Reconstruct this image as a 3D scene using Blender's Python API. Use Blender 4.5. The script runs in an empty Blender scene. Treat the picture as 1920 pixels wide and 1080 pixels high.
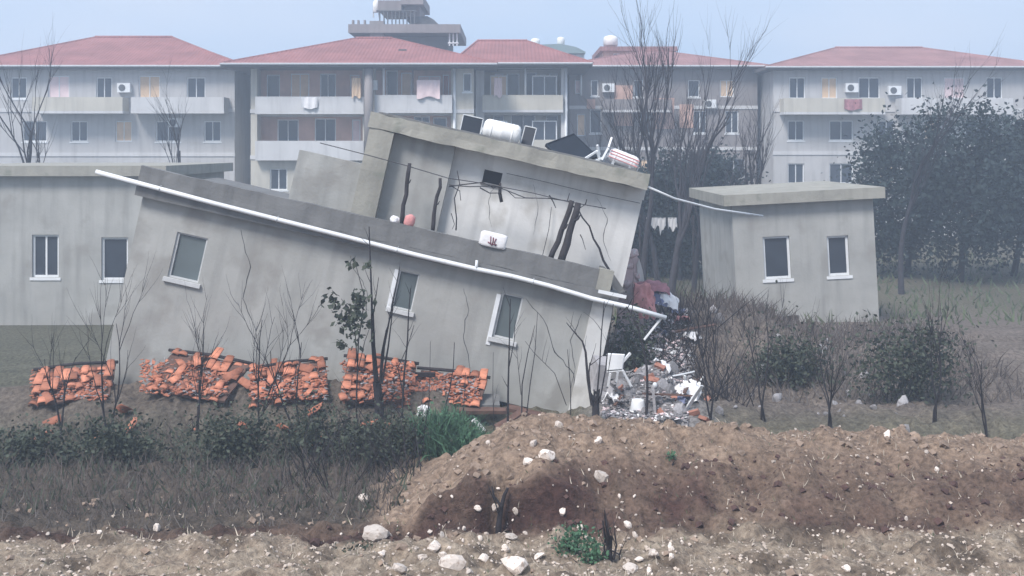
import bpy, math, random
import numpy as np
from mathutils import Vector, Matrix, noise as mnoise

random.seed(7); RNG = np.random.default_rng(7)
SC = bpy.context.scene
COL = SC.collection
R = math.radians
F = 2000.0; CX = 960.0; HY = 280.0; CZ = 6.0      # focal length and horizon of the photograph, eye height

# ------------------------------------------------------------------ camera
cam = bpy.data.cameras.new('camera'); cam_o = bpy.data.objects.new('camera', cam); COL.objects.link(cam_o)
cam.sensor_width = 36.0; cam.lens = 36.0 * F / 1920.0
cam.shift_y = -(540.0 - HY) / 1920.0
cam.clip_start = 0.1; cam.clip_end = 2000.0
cam_o.location = (0, 0, CZ); cam_o.rotation_euler = (R(90), 0, 0)
SC.camera = cam_o
# ------------------------------------------------------------------ sky and sun (overcast, cool)
SUN_EL, SUN_AZ = 52.0, 214.0
world = bpy.data.worlds.new('World'); SC.world = world; world.use_nodes = True
wn = world.node_tree; wn.nodes.clear()
w_out = wn.nodes.new('ShaderNodeOutputWorld'); w_bg = wn.nodes.new('ShaderNodeBackground')
w_sky = wn.nodes.new('ShaderNodeTexSky'); w_sky.sky_type = 'NISHITA'; w_sky.sun_disc = False
w_sky.sun_elevation = R(SUN_EL); w_sky.sun_rotation = R(SUN_AZ)
w_sky.air_density = 1.0; w_sky.dust_density = 1.2; w_sky.ozone_density = 3.0
w_tc = wn.nodes.new('ShaderNodeTexCoord'); w_mp = wn.nodes.new('ShaderNodeMapping'); w_mp.inputs['Scale'].default_value = (1.0, 1.0, 2.6)
w_no = wn.nodes.new('ShaderNodeTexNoise'); w_no.inputs['Scale'].default_value = 2.2; w_no.inputs['Detail'].default_value = 5
w_rp = wn.nodes.new('ShaderNodeValToRGB')
w_rp.color_ramp.elements[0].position = 0.35; w_rp.color_ramp.elements[0].color = (4.9, 6.4, 8.6, 1)
w_rp.color_ramp.elements[1].position = 0.72; w_rp.color_ramp.elements[1].color = (7.2, 7.7, 8.9, 1)
w_mx = wn.nodes.new('ShaderNodeMix'); w_mx.data_type = 'RGBA'; w_mx.inputs['Factor'].default_value = 0.82   # the cloud layer over the clear sky
wn.links.new(w_tc.outputs['Generated'], w_mp.inputs['Vector']); wn.links.new(w_mp.outputs['Vector'], w_no.inputs['Vector'])
wn.links.new(w_no.outputs['Fac'], w_rp.inputs['Fac'])
wn.links.new(w_sky.outputs['Color'], w_mx.inputs['A']); wn.links.new(w_rp.outputs['Color'], w_mx.inputs['B'])
wn.links.new(w_mx.outputs['Result'], w_bg.inputs['Color']); w_bg.inputs['Strength'].default_value = 0.068
wn.links.new(w_bg.outputs['Background'], w_out.inputs['Surface'])
sun = bpy.data.lights.new('sun', 'SUN'); sun.energy = 2.6; sun.angle = R(18); sun.color = (1.0, 0.95, 0.92)
sun_o = bpy.data.objects.new('sun', sun); COL.objects.link(sun_o)
sd = Vector((math.sin(R(SUN_AZ)) * math.cos(R(SUN_EL)), math.cos(R(SUN_AZ)) * math.cos(R(SUN_EL)), math.sin(R(SUN_EL))))
sun_o.rotation_euler = sd.to_track_quat('Z', 'Y').to_euler(); sun_o.location = (0, 0, 40)
SC.view_settings.view_transform = 'Standard'; SC.view_settings.look = 'None'
SC.view_settings.exposure = 0.87; SC.view_settings.gamma = 1.0; SC.view_settings.use_curve_mapping = False
SC.cycles.volume_bounces = 1; SC.cycles.max_bounces = 6; SC.cycles.diffuse_bounces = 3
SC.cycles.use_denoising = True

# ------------------------------------------------------------------ helpers
def P(px, py, D):
    return Vector(((px - CX) * D / F, D, CZ - (py - HY) * D / F))

def tag(o, label=None, cat=None, group=None, kind=None):
    if label: o['label'] = label
    if cat: o['category'] = cat
    if group: o['group'] = group
    if kind: o['kind'] = kind
    elif label and cat: o['kind'] = 'thing'
    return o

def empty(name, loc=(0, 0, 0), rot=(0, 0, 0)):
    o = bpy.data.objects.new(name, None); COL.objects.link(o)
    o.location = loc; o.rotation_euler = rot; o.empty_display_size = 0.2
    return o

class MB:
    """collects shapes into one mesh"""
    def __init__(s): s.v = []; s.f = []; s.m = []
    def add(s, vs, fs, mi=0):
        b = len(s.v); s.v += [tuple(p) for p in vs]; s.f += [tuple(b + i for i in f) for f in fs]; s.m += [mi] * len(fs); return s
    def box(s, x0, x1, y0, y1, z0, z1, mi=0):
        vs = [(x0,y0,z0),(x1,y0,z0),(x1,y1,z0),(x0,y1,z0),(x0,y0,z1),(x1,y0,z1),(x1,y1,z1),(x0,y1,z1)]
        return s.add(vs, [(0,3,2,1),(4,5,6,7),(0,1,5,4),(1,2,6,5),(2,3,7,6),(3,0,4,7)], mi)
    def gbox(s, x0, x1, y0, y1, z0, z1, seg=0.25, jit=0.01, mi=0):
        """box with a subdivided, slightly uneven skin"""
        n = [max(1, min(60, int(round((b - a) / seg)))) for a, b in ((x0,x1),(y0,y1),(z0,z1))]
        idx = {}; vs = []; fs = []
        def vid(i, j, k):
            key = (i, j, k)
            if key not in idx:
                idx[key] = len(vs)
                p = Vector((x0 + (x1-x0)*i/n[0], y0 + (y1-y0)*j/n[1], z0 + (z1-z0)*k/n[2]))
                q = mnoise.noise_vector(p * 3.1 + Vector((x0*7, z0*5, y0*3)))
                vs.append(p + q * jit)
            return idx[key]
        for i in range(n[0]):
            for k in range(n[2]):
                fs.append((vid(i,0,k), vid(i+1,0,k), vid(i+1,0,k+1), vid(i,0,k+1)))
                fs.append((vid(i,n[1],k), vid(i,n[1],k+1), vid(i+1,n[1],k+1), vid(i+1,n[1],k)))
            for j in range(n[1]):
                fs.append((vid(i,j,0), vid(i,j+1,0), vid(i+1,j+1,0), vid(i+1,j,0)))
                fs.append((vid(i,j,n[2]), vid(i+1,j,n[2]), vid(i+1,j+1,n[2]), vid(i,j+1,n[2])))
        for j in range(n[1]):
            for k in range(n[2]):
                fs.append((vid(0,j,k), vid(0,j,k+1), vid(0,j+1,k+1), vid(0,j+1,k)))
                fs.append((vid(n[0],j,k), vid(n[0],j+1,k), vid(n[0],j+1,k+1), vid(n[0],j,k+1)))
        return s.add(vs, fs, mi)
    def tube(s, pts, rad, n=6, cap=True, mi=0):
        pts = [Vector(p) for p in pts]; rad = rad if hasattr(rad, '__len__') else [rad] * len(pts)
        vs = []; fs = []
        ref = Vector((0.31, 0.17, 0.93))
        for i, p in enumerate(pts):
            d = (pts[min(i+1, len(pts)-1)] - pts[max(i-1, 0)])
            if d.length < 1e-6: d = Vector((0, 0, 1))
            d.normalize()
            r0 = ref if abs(d.dot(ref)) < 0.9 else Vector((1, 0, 0))
            a = d.cross(r0).normalized(); b = d.cross(a)
            for k in range(n):
                t = 2 * math.pi * k / n
                vs.append(p + (a * math.cos(t) + b * math.sin(t)) * rad[i])
        for i in range(len(pts) - 1):
            for k in range(n):
                fs.append((i*n+k, i*n+(k+1)%n, (i+1)*n+(k+1)%n, (i+1)*n+k))
        if cap:
            fs.append(tuple(range(n))[::-1]); fs.append(tuple((len(pts)-1)*n + k for k in range(n)))
        return s.add(vs, fs, mi)
    def bar(s, a, b, w, h, mi=0):
        """a straight bar of rectangular section from a to b"""
        a = Vector(a); b = Vector(b); d = (b - a).normalized()
        up = Vector((0, 0, 1)) if abs(d.z) < 0.9 else Vector((0, 1, 0))
        x = d.cross(up).normalized() * (w / 2); y = x.cross(d).normalized() * (h / 2)
        vs = [a-x-y, a+x-y, a+x+y, a-x+y, b-x-y, b+x-y, b+x+y, b-x+y]
        return s.add(vs, [(0,1,2,3),(7,6,5,4),(0,4,5,1),(1,5,6,2),(2,6,7,3),(3,7,4,0)], mi)
    def prism(s, poly, y0, y1, mi=0):
        """polygon in x,z pushed from y0 to y1"""
        n = len(poly)
        vs = [(p[0], y0, p[1]) for p in poly] + [(p[0], y1, p[1]) for p in poly]
        fs = [tuple(range(n)), tuple(range(2*n-1, n-1, -1))] + [((i+1)%n, i, n+i, n+(i+1)%n) for i in range(n)]
        return s.add(vs, fs, mi)
    def wall(s, x0, x1, z0, z1, holes, y, th, mi=0):
        """wall in the xz plane with real openings; holes = (x0,x1,z0,z1)"""
        xs = sorted({x0, x1, *[h[0] for h in holes], *[h[1] for h in holes]}); xs = [x for x in xs if x0 - 1e-6 <= x <= x1 + 1e-6]
        zs = sorted({z0, z1, *[h[2] for h in holes], *[h[3] for h in holes]}); zs = [z for z in zs if z0 - 1e-6 <= z <= z1 + 1e-6]
        def solid(i, k):
            if i < 0 or k < 0 or i >= len(xs)-1 or k >= len(zs)-1: return False
            cx = (xs[i]+xs[i+1])/2; cz = (zs[k]+zs[k+1])/2
            return not any(h[0] < cx < h[1] and h[2] < cz < h[3] for h in holes)
        for i in range(len(xs)-1):
            for k in range(len(zs)-1):
                if not solid(i, k): continue
                a, b, c, d = xs[i], xs[i+1], zs[k], zs[k+1]
                s.add([(a,y,c),(b,y,c),(b,y,d),(a,y,d)], [(0,1,2,3)], mi)
                s.add([(a,y+th,c),(b,y+th,c),(b,y+th,d),(a,y+th,d)], [(3,2,1,0)], mi)
                if not solid(i-1, k): s.add([(a,y,c),(a,y,d),(a,y+th,d),(a,y+th,c)], [(0,1,2,3)], mi)
                if not solid(i+1, k): s.add([(b,y,c),(b,y+th,c),(b,y+th,d),(b,y,d)], [(0,1,2,3)], mi)
                if not solid(i, k-1): s.add([(a,y,c),(a,y+th,c),(b,y+th,c),(b,y,c)], [(0,1,2,3)], mi)
                if not solid(i, k+1): s.add([(a,y,d),(b,y,d),(b,y+th,d),(a,y+th,d)], [(0,1,2,3)], mi)
        return s
    def mesh(s, name, mat, smooth=False):
        me = bpy.data.meshes.new(name); me.from_pydata(s.v, [], s.f)
        for m in (mat if isinstance(mat, (list, tuple)) else [mat]): me.materials.append(m)
        if any(s.m): me.polygons.foreach_set('material_index', s.m)
        if smooth: me.polygons.foreach_set('use_smooth', [True] * len(s.f))
        me.update(); return me
    def build(s, name, mat, parent=None, smooth=False, loc=None, rot=None):
        return link(name, s.mesh(name, mat, smooth), parent, loc, rot)

def link(name, me, parent=None, loc=None, rot=None, scale=None):
    o = bpy.data.objects.new(name, me); COL.objects.link(o)
    if parent is not None: o.parent = parent
    if loc is not None: o.location = loc
    if rot is not None: o.rotation_euler = rot
    if scale is not None: o.scale = scale
    return o

# ------------------------------------------------------------------ materials
def mat(name, col, var=0.18, scale=2.5, rough=0.85, bump=0.15, bscale=None, streak=0.0, spot=None, spec=0.3, detail=6, trans=0.0, island=0.0):
    m = bpy.data.materials.new(name); m.use_nodes = True; nt = m.node_tree; n = nt.nodes; L = nt.links
    b = n['Principled BSDF']; b.inputs['Roughness'].default_value = rough; b.inputs['Specular IOR Level'].default_value = spec
    tc = n.new('ShaderNodeTexCoord')
    no = n.new('ShaderNodeTexNoise'); no.inputs['Scale'].default_value = scale; no.inputs['Detail'].default_value = detail; no.inputs['Roughness'].default_value = 0.6
    L.new(tc.outputs['Object'], no.inputs['Vector'])
    rp = n.new('ShaderNodeValToRGB'); c = np.array(col[:3])
    rp.color_ramp.elements[0].position = 0.3; rp.color_ramp.elements[0].color = (*np.clip(c * (1 - var), 0, 1), 1)
    rp.color_ramp.elements[1].position = 0.7; rp.color_ramp.elements[1].color = (*np.clip(c * (1 + var), 0, 1), 1)
    L.new(no.outputs['Fac'], rp.inputs['Fac']); out = rp.outputs['Color']
    def mix(fac, colr, a, mode='MIX'):
        mx = n.new('ShaderNodeMix'); mx.data_type = 'RGBA'; mx.blend_type = mode
        if isinstance(fac, float): mx.inputs['Factor'].default_value = fac
        else: L.new(fac, mx.inputs['Factor'])
        L.new(a, mx.inputs['A']); mx.inputs['B'].default_value = (*colr, 1); return mx.outputs['Result']
    def mask(sc, lo, hi, mapscale=None, gain=1.0, det=4):
        t = n.new('ShaderNodeTexNoise'); t.inputs['Scale'].default_value = sc; t.inputs['Detail'].default_value = det
        if mapscale:
            mp = n.new('ShaderNodeMapping'); mp.inputs['Scale'].default_value = mapscale
            L.new(tc.outputs['Object'], mp.inputs['Vector']); L.new(mp.outputs['Vector'], t.inputs['Vector'])
        else: L.new(tc.outputs['Object'], t.inputs['Vector'])
        mr = n.new('ShaderNodeMapRange'); mr.inputs['From Min'].default_value = lo; mr.inputs['From Max'].default_value = hi; mr.inputs['To Max'].default_value = gain
        L.new(t.outputs['Fac'], mr.inputs['Value']); return mr.outputs['Result']
    if streak > 0:
        out = mix(mask(1.0, 0.48, 0.78, (3.2, 3.2, 0.28), streak), tuple(c * 0.42), out)
        out = mix(mask(1.0, 0.55, 0.75, (1.1, 1.1, 0.5), streak * 0.8), tuple(np.clip(c * 1.25 + 0.02, 0, 1)), out)
    if spot:
        out = mix(mask(spot[1], spot[2], spot[2] + 0.12, None, spot[3] if len(spot) > 3 else 0.8), spot[0], out)
    if island > 0:
        oi = n.new('ShaderNodeObjectInfo'); hs = n.new('ShaderNodeHueSaturation')
        mr = n.new('ShaderNodeMapRange'); mr.inputs['To Min'].default_value = 1 - island; mr.inputs['To Max'].default_value = 1 + island
        L.new(oi.outputs['Random'], mr.inputs['Value']); L.new(mr.outputs['Result'], hs.inputs['Value']); L.new(out, hs.inputs['Color']); out = hs.outputs['Color']
    L.new(out, b.inputs['Base Color'])
    if bump > 0:
        bn = n.new('ShaderNodeTexNoise'); bn.inputs['Scale'].default_value = bscale or scale * 8; bn.inputs['Detail'].default_value = 5
        L.new(tc.outputs['Object'], bn.inputs['Vector'])
        bp = n.new('ShaderNodeBump'); bp.inputs['Strength'].default_value = bump; bp.inputs['Distance'].default_value = 0.03
        L.new(bn.outputs['Fac'], bp.inputs['Height']); L.new(bp.outputs['Normal'], b.inputs['Normal'])
    if trans > 0:
        b.inputs['Subsurface Weight'].default_value = 0.0
    return m

def glass(name, col, rough=0.12):
    m = bpy.data.materials.new(name); m.use_nodes = True; nt = m.node_tree; n = nt.nodes; L = nt.links
    b = n['Principled BSDF']; b.inputs['Roughness'].default_value = rough; b.inputs['Specular IOR Level'].default_value = 0.6
    tc = n.new('ShaderNodeTexCoord'); no = n.new('ShaderNodeTexNoise'); no.inputs['Scale'].default_value = 1.3
    L.new(tc.outputs['Object'], no.inputs['Vector'])
    rp = n.new('ShaderNodeValToRGB'); c = np.array(col)
    rp.color_ramp.elements[0].color = (*(c * 0.6), 1); rp.color_ramp.elements[1].color = (*(c * 1.4), 1)
    L.new(no.outputs['Fac'], rp.inputs['Fac']); L.new(rp.outputs['Color'], b.inputs['Base Color'])
    return m

def tile_mat(name, col):
    """far tiled roof: rows of tiles as colour and relief"""
    m = mat(name, col, 0.22, 0.6, 0.85, 0.0)
    nt = m.node_tree; n = nt.nodes; L = nt.links; b = n['Principled BSDF']
    tc = n.new('ShaderNodeTexCoord'); wv = n.new('ShaderNodeTexWave'); wv.wave_type = 'BANDS'; wv.bands_direction = 'X'
    wv.inputs['Scale'].default_value = 1.3; wv.inputs['Distortion'].default_value = 0.6
    L.new(tc.outputs['Object'], wv.inputs['Vector'])
    bp = n.new('ShaderNodeBump'); bp.inputs['Strength'].default_value = 0.5; bp.inputs['Distance'].default_value = 0.05
    L.new(wv.outputs['Fac'], bp.inputs['Height']); L.new(bp.outputs['Normal'], b.inputs['Normal'])
    return m

M = {}
M['plaster'] = mat('plaster_grey', (0.355, 0.355, 0.335), 0.16, 0.7, 0.9, 0.2, 14, streak=0.45, spot=((0.26, 0.25, 0.23), 1.0, 0.55, 0.7), detail=9)
M['plaster_pale'] = mat('plaster_pale', (0.61, 0.605, 0.585), 0.14, 0.8, 0.9, 0.16, 14, streak=0.48, spot=((0.40, 0.38, 0.34), 1.1, 0.57, 0.6), detail=9)
M['concrete'] = mat('concrete_wet', (0.165, 0.165, 0.162), 0.14, 1.2, 0.88, 0.25, 16, streak=0.6, spot=((0.14, 0.145, 0.145), 2.1, 0.58, 0.6))
M['concrete_roof'] = mat('concrete_fascia', (0.31, 0.30, 0.26), 0.14, 1.6, 0.9, 0.3, 16, streak=0.4, spot=((0.20, 0.21, 0.17), 2.4, 0.58, 0.7))
M['dark_void'] = mat('dark_interior', (0.02, 0.02, 0.025), 0.3, 2, 0.95, 0)
M['white_paint'] = mat('white_paint', (0.72, 0.74, 0.75), 0.08, 3, 0.5, 0.05, spot=((0.45, 0.45, 0.43), 6, 0.62, 0.6))
M['white_plastic'] = mat('white_plastic', (0.80, 0.81, 0.81), 0.05, 2, 0.4, 0.0, spot=((0.55, 0.55, 0.52), 5, 0.66, 0.5))
M['frame_grey'] = mat('frame_weathered', (0.52, 0.53, 0.53), 0.15, 6, 0.6, 0.05)
M['glass'] = glass('window_glass', (0.11, 0.135, 0.14), .25)
M['glass_far'] = glass('window_glass_dark', (0.035, 0.045, 0.06), 0.2)
M['bark'] = mat('bark_dark', (0.024, 0.021, 0.024), 0.35, 7, 0.95, 0.4, 30)
M['bark_far'] = mat('bark_grey', (0.045, 0.043, 0.05), 0.3, 4, 0.95, 0.3)
M['wood_old'] = mat('weathered_pole', (0.035, 0.03, 0.032), 0.35, 8, 0.9, 0.4, 30)
M['wire'] = mat('wire_dark', (0.06, 0.06, 0.065), 0.2, 8, 0.6, 0)
M['tile'] = mat('clay_tile', (0.42, 0.165, 0.10), 0.25, 7, 0.85, 0.2, 30, spot=((0.17, 0.085, 0.07), 4, 0.56, 0.85), island=0.4)
M['tile_far'] = tile_mat('clay_roof_far', (0.27, 0.115, 0.11))
M['tile_far_b'] = tile_mat('clay_roof_far_faded', (0.28, 0.15, 0.145))
M['deck'] = mat('roof_boards', (0.12, 0.07, 0.055), 0.3, 4, 0.95, 0.3)
M['tank'] = mat('tank_white', (0.80, 0.80, 0.78), 0.08, 3, 0.45, 0.05, streak=.25, spot=((0.5, 0.48, 0.42), 4, 0.6, 0.6))
M['panel'] = mat('collector_dark', (0.010, 0.015, 0.024), 0.3, 2, 0.45, 0.0, spec=0.3)
M['steel'] = mat('galvanised_steel', (0.45, 0.47, 0.48), 0.15, 8, 0.55, 0.0)
M['cloth_white'] = mat('cloth_white', (0.78, 0.77, 0.77), 0.08, 5, 0.95, 0.3, 20)
M['cloth_pink'] = mat('cloth_pink', (0.62, 0.28, 0.27), 0.15, 6, 0.95, 0.3, 20)
M['cloth_red'] = mat('cloth_red', (0.36, 0.17, 0.19), 0.3, 5, 0.95, 0.3, 20)
M['print'] = mat('print_maroon', (0.16, 0.04, 0.06), 0.2, 8, 0.9, 0)
M['pink_plaster'] = mat('plaster_pinkish', (0.62, 0.49, 0.49), 0.2, 3, 0.92, 0.4, 20, spot=((0.55, 0.58, 0.58), 2.2, 0.55, 0.9))
M['rubble'] = mat('rubble_concrete', (0.29, 0.28, 0.285), 0.22, 4, 0.95, 0.5, 25, spot=((0.20, 0.185, 0.18), 3, 0.55, 0.8), island=0.4)
M['brick'] = mat('brick_red', (0.34, 0.16, 0.115), 0.25, 6, 0.95, 0.4, 30, island=0.3)
M['stone'] = mat('pale_limestone', (0.72, 0.64, 0.57), 0.14, 5, 0.9, 0.4, 24, spot=((0.36, 0.27, 0.21), 3, 0.54, 0.8), island=0.28)
M['gravel'] = mat('tan_gravel', (0.46, 0.39, 0.33), 0.3, 3, 0.95, 0.4, 30)
M['clod_dark'] = mat('soil_clod_damp', (0.08, 0.046, 0.04), 0.35, 5, 0.97, 0.5, 30)
M['clod'] = mat('soil_clod', (0.26, 0.195, 0.15), 0.35, 5, 0.97, 0.5, 30)
M['leaf_green'] = mat('leaf_green', (0.055, 0.13, 0.07), 0.45, 5, 0.7, 0)
M['leaf_dark'] = mat('leaf_dark_green', (0.05, 0.062, 0.042), 0.5, 3, 0.75, 0)
M['leaf_ever'] = mat('leaf_evergreen', (0.022, 0.036, 0.035), 0.4, 1.2, 0.8, 0)
M['brush'] = mat('dead_brush', (0.095, 0.078, 0.07), 0.45, 3, 0.95, 0)
M['brush_grey'] = mat('dead_brush_grey', (0.13, 0.118, 0.112), 0.4, 3, 0.95, 0)
M['grass'] = mat('grass_olive', (0.10, 0.125, 0.07), 0.4, 3, 0.9, 0)

def smat(name, col, **k):
    M[name] = mat(name, col, **k); return M[name]

# ------------------------------------------------------------------ the ground
def vnoise(x, y, s=0):
    xi = np.floor(x); yi = np.floor(y); fx = x - xi; fy = y - yi
    fx = fx*fx*(3-2*fx); fy = fy*fy*(3-2*fy)
    def h(a, b):
        t = np.sin(a * 127.1 + b * 311.7 + s * 74.7) * 43758.5453
        return t - np.floor(t)
    return (h(xi,yi)*(1-fx)+h(xi+1,yi)*fx)*(1-fy) + (h(xi,yi+1)*(1-fx)+h(xi+1,yi+1)*fx)*fy
def fbm(x, y, s=0, o=4):
    t = 0; a = 0.5
    for k in range(o): t = t + a * (vnoise(x, y, s + k) - 0.5); x = x * 2.03 + 1.7; y = y * 2.03 - 3.1; a *= 0.5
    return t
def sstep(a, b, x):
    t = np.clip((x - a) / (b - a), 0, 1); return t*t*(3-2*t)
def gz(x, y):
    x = np.asarray(x, float); y = np.asarray(y, float)
    base = np.interp(y, [-10, 0, 6, 10, 12.2, 13.4, 14, 15, 19, 22, 40, 60, 230], [4.3, 4.2, 2.6, 1.6, 1.13, 1.0, .90, .82, .35, .18, 0, 0, 0])
    mh = np.interp(x, [-30, -3, -2.2, -1.44, -.88, -.48, -.08, .32, .72, 1.1, 2.43, 5, 9, 30], [.62, .62, .62, .88, 1.30, 1.56, 1.78, 1.80, 1.76, 1.84, 1.80, 1.6, 1.5, 1.5])
    yy = y + 0.45 * fbm(x * 0.9, y * 0.25, 3, 3) + 0.12 * fbm(x * 3.5, y * 0.5, 8, 2)
    pc = np.interp(yy, [13.95, 14.30, 14.42, 14.5, 15.2, 16, 17, 19.4], [0, .02, .58, .66, .86, 1, .97, 0])
    pg = np.interp(yy, [13.7, 14.3, 15.0, 16, 17, 19.4], [0, .22, .62, 1, .97, 0])
    c = sstep(-2.0, -1.4, x) * (1 - sstep(0.4, 1.4, x))
    z = base + (mh - .69) * (pc * c + pg * (1 - c))
    z = z - .75 * np.exp(-((x + .18 + .12 * np.sin(y * 5)) / .10)**2) * sstep(13.95, 14.2, y) * (1 - sstep(14.35, 14.8, y))
    z = z + 1.55 * sstep(2.6, 4.2, x) * np.interp(y, [24, 28, 31, 39], [0, 1, 1, 0]) * (1 - .55 * sstep(6, 9, x))
    z = z + 1.0 * np.exp(-((x - 2.75) / 1.1)**2 - ((y - 22.4) / 1.0)**2)
    z = z + .35 * sstep(2.2, 3.4, x) * np.exp(-((y - 22.0) / 1.6)**2)
    z = z + .92 * (1 - sstep(-1.7, -.5, x)) * np.exp(-((y - 22.9) / 1.15)**2) * (1 - .25 * sstep(-4, -9, x))
    near = sstep(6, 11, y) * (1 - sstep(24, 40, y))
    z = z + near * (.36 * fbm(x * 1.5, y * 1.5, 1, 3) + .34 * fbm(x * 3.6, y * 3.6, 2, 4) + .12 * fbm(x * 9, y * 9, 5, 3))
    z = z + (1 - near) * .3 * fbm(x * .08, y * .08, 6, 3)
    return z
def g1(x, y): return float(gz(np.array([x]), np.array([y]))[0])

xs = np.concatenate([[-170, -120, -80, -55, -40, -30, -24, -20, -17, -14.5, -13, -12, -11], np.arange(-10.2, 10.21, 0.06), [11, 12, 13, 14.5, 17, 20, 24, 30, 40, 55, 80, 120, 170]])
ys = np.concatenate([[-12, -6, -2, 1, 3, 5, 7, 8.5, 9.5, 10.3], np.arange(10.9, 19.6, 0.045), np.arange(19.7, 32, 0.16), [33, 34.5, 36, 38, 41, 45, 50, 56, 64, 74, 90, 110, 140, 180, 225]])
gx, gy = np.meshgrid(xs, ys); zz = gz(gx, gy)
XL, YL, ZL = xs.tolist(), ys.tolist(), zz.tolist()
import bisect
def g1(x, y):
    i = min(max(bisect.bisect_right(XL, x) - 1, 0), len(XL) - 2); j = min(max(bisect.bisect_right(YL, y) - 1, 0), len(YL) - 2)
    u = (x - XL[i]) / (XL[i+1] - XL[i]); v = (y - YL[j]) / (YL[j+1] - YL[j])
    return (ZL[j][i] * (1-u) + ZL[j][i+1] * u) * (1-v) + (ZL[j+1][i] * (1-u) + ZL[j+1][i+1] * u) * v
V = np.stack([gx.ravel(), gy.ravel(), zz.ravel()], 1)
nx, ny = len(xs), len(ys)
ii = (np.arange(ny - 1)[:, None] * nx + np.arange(nx - 1)[None, :]).ravel()
FQ = np.stack([ii, ii + 1, ii + nx + 1, ii + nx], 1)
me = bpy.data.meshes.new('ground'); me.from_pydata(V.tolist(), [], FQ.tolist())
me.polygons.foreach_set('use_smooth', [True] * len(me.polygons))
def lerp(a, b, t): return a * (1 - t[..., None]) + np.array(b) * t[..., None]
wob = fbm(gx * 1.3, gy * 1.3, 11, 4); wob2 = fbm(gx * 5, gy * 5, 13, 3)
c = np.ones(gx.shape + (3,)) * np.array((0.29, 0.215, 0.16))                 # tan mound soil
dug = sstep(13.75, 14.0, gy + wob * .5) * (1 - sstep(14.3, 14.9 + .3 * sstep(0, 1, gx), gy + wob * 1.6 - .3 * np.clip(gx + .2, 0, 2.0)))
c = lerp(c, (0.066, 0.036, 0.031), dug * np.clip((.9 - .35 * sstep(.2, 1.6, gx)) + wob * 1.6 + wob2 * .5, 0, 1))                                   # freshly dug, damp red-brown soil, darkened further for the shade of the cut
c = lerp(c, (0.35, 0.29, 0.225), (1 - sstep(13.75, 14.05, gy + wob * .7)) * np.clip(.85 + wob2 * 1.2, 0, 1))    # dry gravelly bank
hum = (1 - sstep(-2.3, -1.5, gx + wob * .8)) * sstep(14.0, 14.8, gy + wob)
c = lerp(c, (0.085, 0.074, 0.062), hum * .9)                                   # dark leaf mould under the brush
c = lerp(c, (0.115, 0.118, 0.085), sstep(18.6, 20, gy + wob) * .85)           # weedy ground round the house
c = lerp(c, (0.17, 0.145, 0.125), sstep(2.3, 3.4, gx) * sstep(20.5, 23, gy) * (1 - sstep(34, 42, gy)))
c = lerp(c, (0.15, 0.125, 0.105), (1 - sstep(-1.7, -.6, gx)) * np.exp(-((gy - 22.9) / 1.5)**4) * .9)     # debris bank under the fallen roofs
c = lerp(c, (0.27, 0.26, 0.265), np.exp(-((gx - 2.8) / 1.2)**4 - ((gy - 21.8) / 1.6)**4))        # crushed concrete
c = lerp(c, (0.13, 0.10, 0.075), (1 - sstep(13.9, 14.2, gy)) * sstep(.04, .16, fbm(gx * 1.7, gy * 2.2, 21, 4)) * .8)    # damp trodden patches on the bank
c = c * (1 + .55 * wob2[..., None] + .35 * wob[..., None])
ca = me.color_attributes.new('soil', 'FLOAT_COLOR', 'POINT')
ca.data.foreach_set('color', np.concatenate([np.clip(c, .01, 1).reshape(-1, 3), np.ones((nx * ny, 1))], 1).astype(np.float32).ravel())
gm = bpy.data.materials.new('soil'); gm.use_nodes = True; nt = gm.node_tree; n = nt.nodes; L = nt.links; b = n['Principled BSDF']
b.inputs['Roughness'].default_value = .95; b.inputs['Specular IOR Level'].default_value = .2
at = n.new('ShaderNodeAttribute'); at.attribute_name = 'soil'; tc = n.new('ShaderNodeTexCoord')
no = n.new('ShaderNodeTexNoise'); no.inputs['Scale'].default_value = 11; no.inputs['Detail'].default_value = 10; no.inputs['Roughness'].default_value = .7
vo = n.new('ShaderNodeTexVoronoi'); vo.inputs['Scale'].default_value = 16
L.new(tc.outputs['Object'], no.inputs['Vector']); L.new(tc.outputs['Object'], vo.inputs['Vector'])
rp = n.new('ShaderNodeValToRGB'); rp.color_ramp.elements[0].position = .3; rp.color_ramp.elements[0].color = (.36, .34, .33, 1); rp.color_ramp.elements[1].position = .72; rp.color_ramp.elements[1].color = (1.6, 1.58, 1.55, 1)
L.new(no.outputs['Fac'], rp.inputs['Fac'])
mx = n.new('ShaderNodeMix'); mx.data_type = 'RGBA'; mx.blend_type = 'MULTIPLY'; mx.inputs['Factor'].default_value = 1
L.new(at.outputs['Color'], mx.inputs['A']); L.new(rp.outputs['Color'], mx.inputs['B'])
pb = n.new('ShaderNodeMapRange'); pb.inputs['From Min'].default_value = .16; pb.inputs['From Max'].default_value = .10; pb.inputs['To Max'].default_value = .0   # tiny pale grit
L.new(vo.outputs['Distance'], pb.inputs['Value'])
L.new(mx.outputs['Result'], b.inputs['Base Color'])
bp = n.new('ShaderNodeBump'); bp.inputs['Strength'].default_value = 1.0; bp.inputs['Distance'].default_value = .09
L.new(no.outputs['Fac'], bp.inputs['Height']); L.new(bp.outputs['Normal'], b.inputs['Normal'])
me.materials.append(gm)
tag(link('ground', me), kind='structure')

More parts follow.
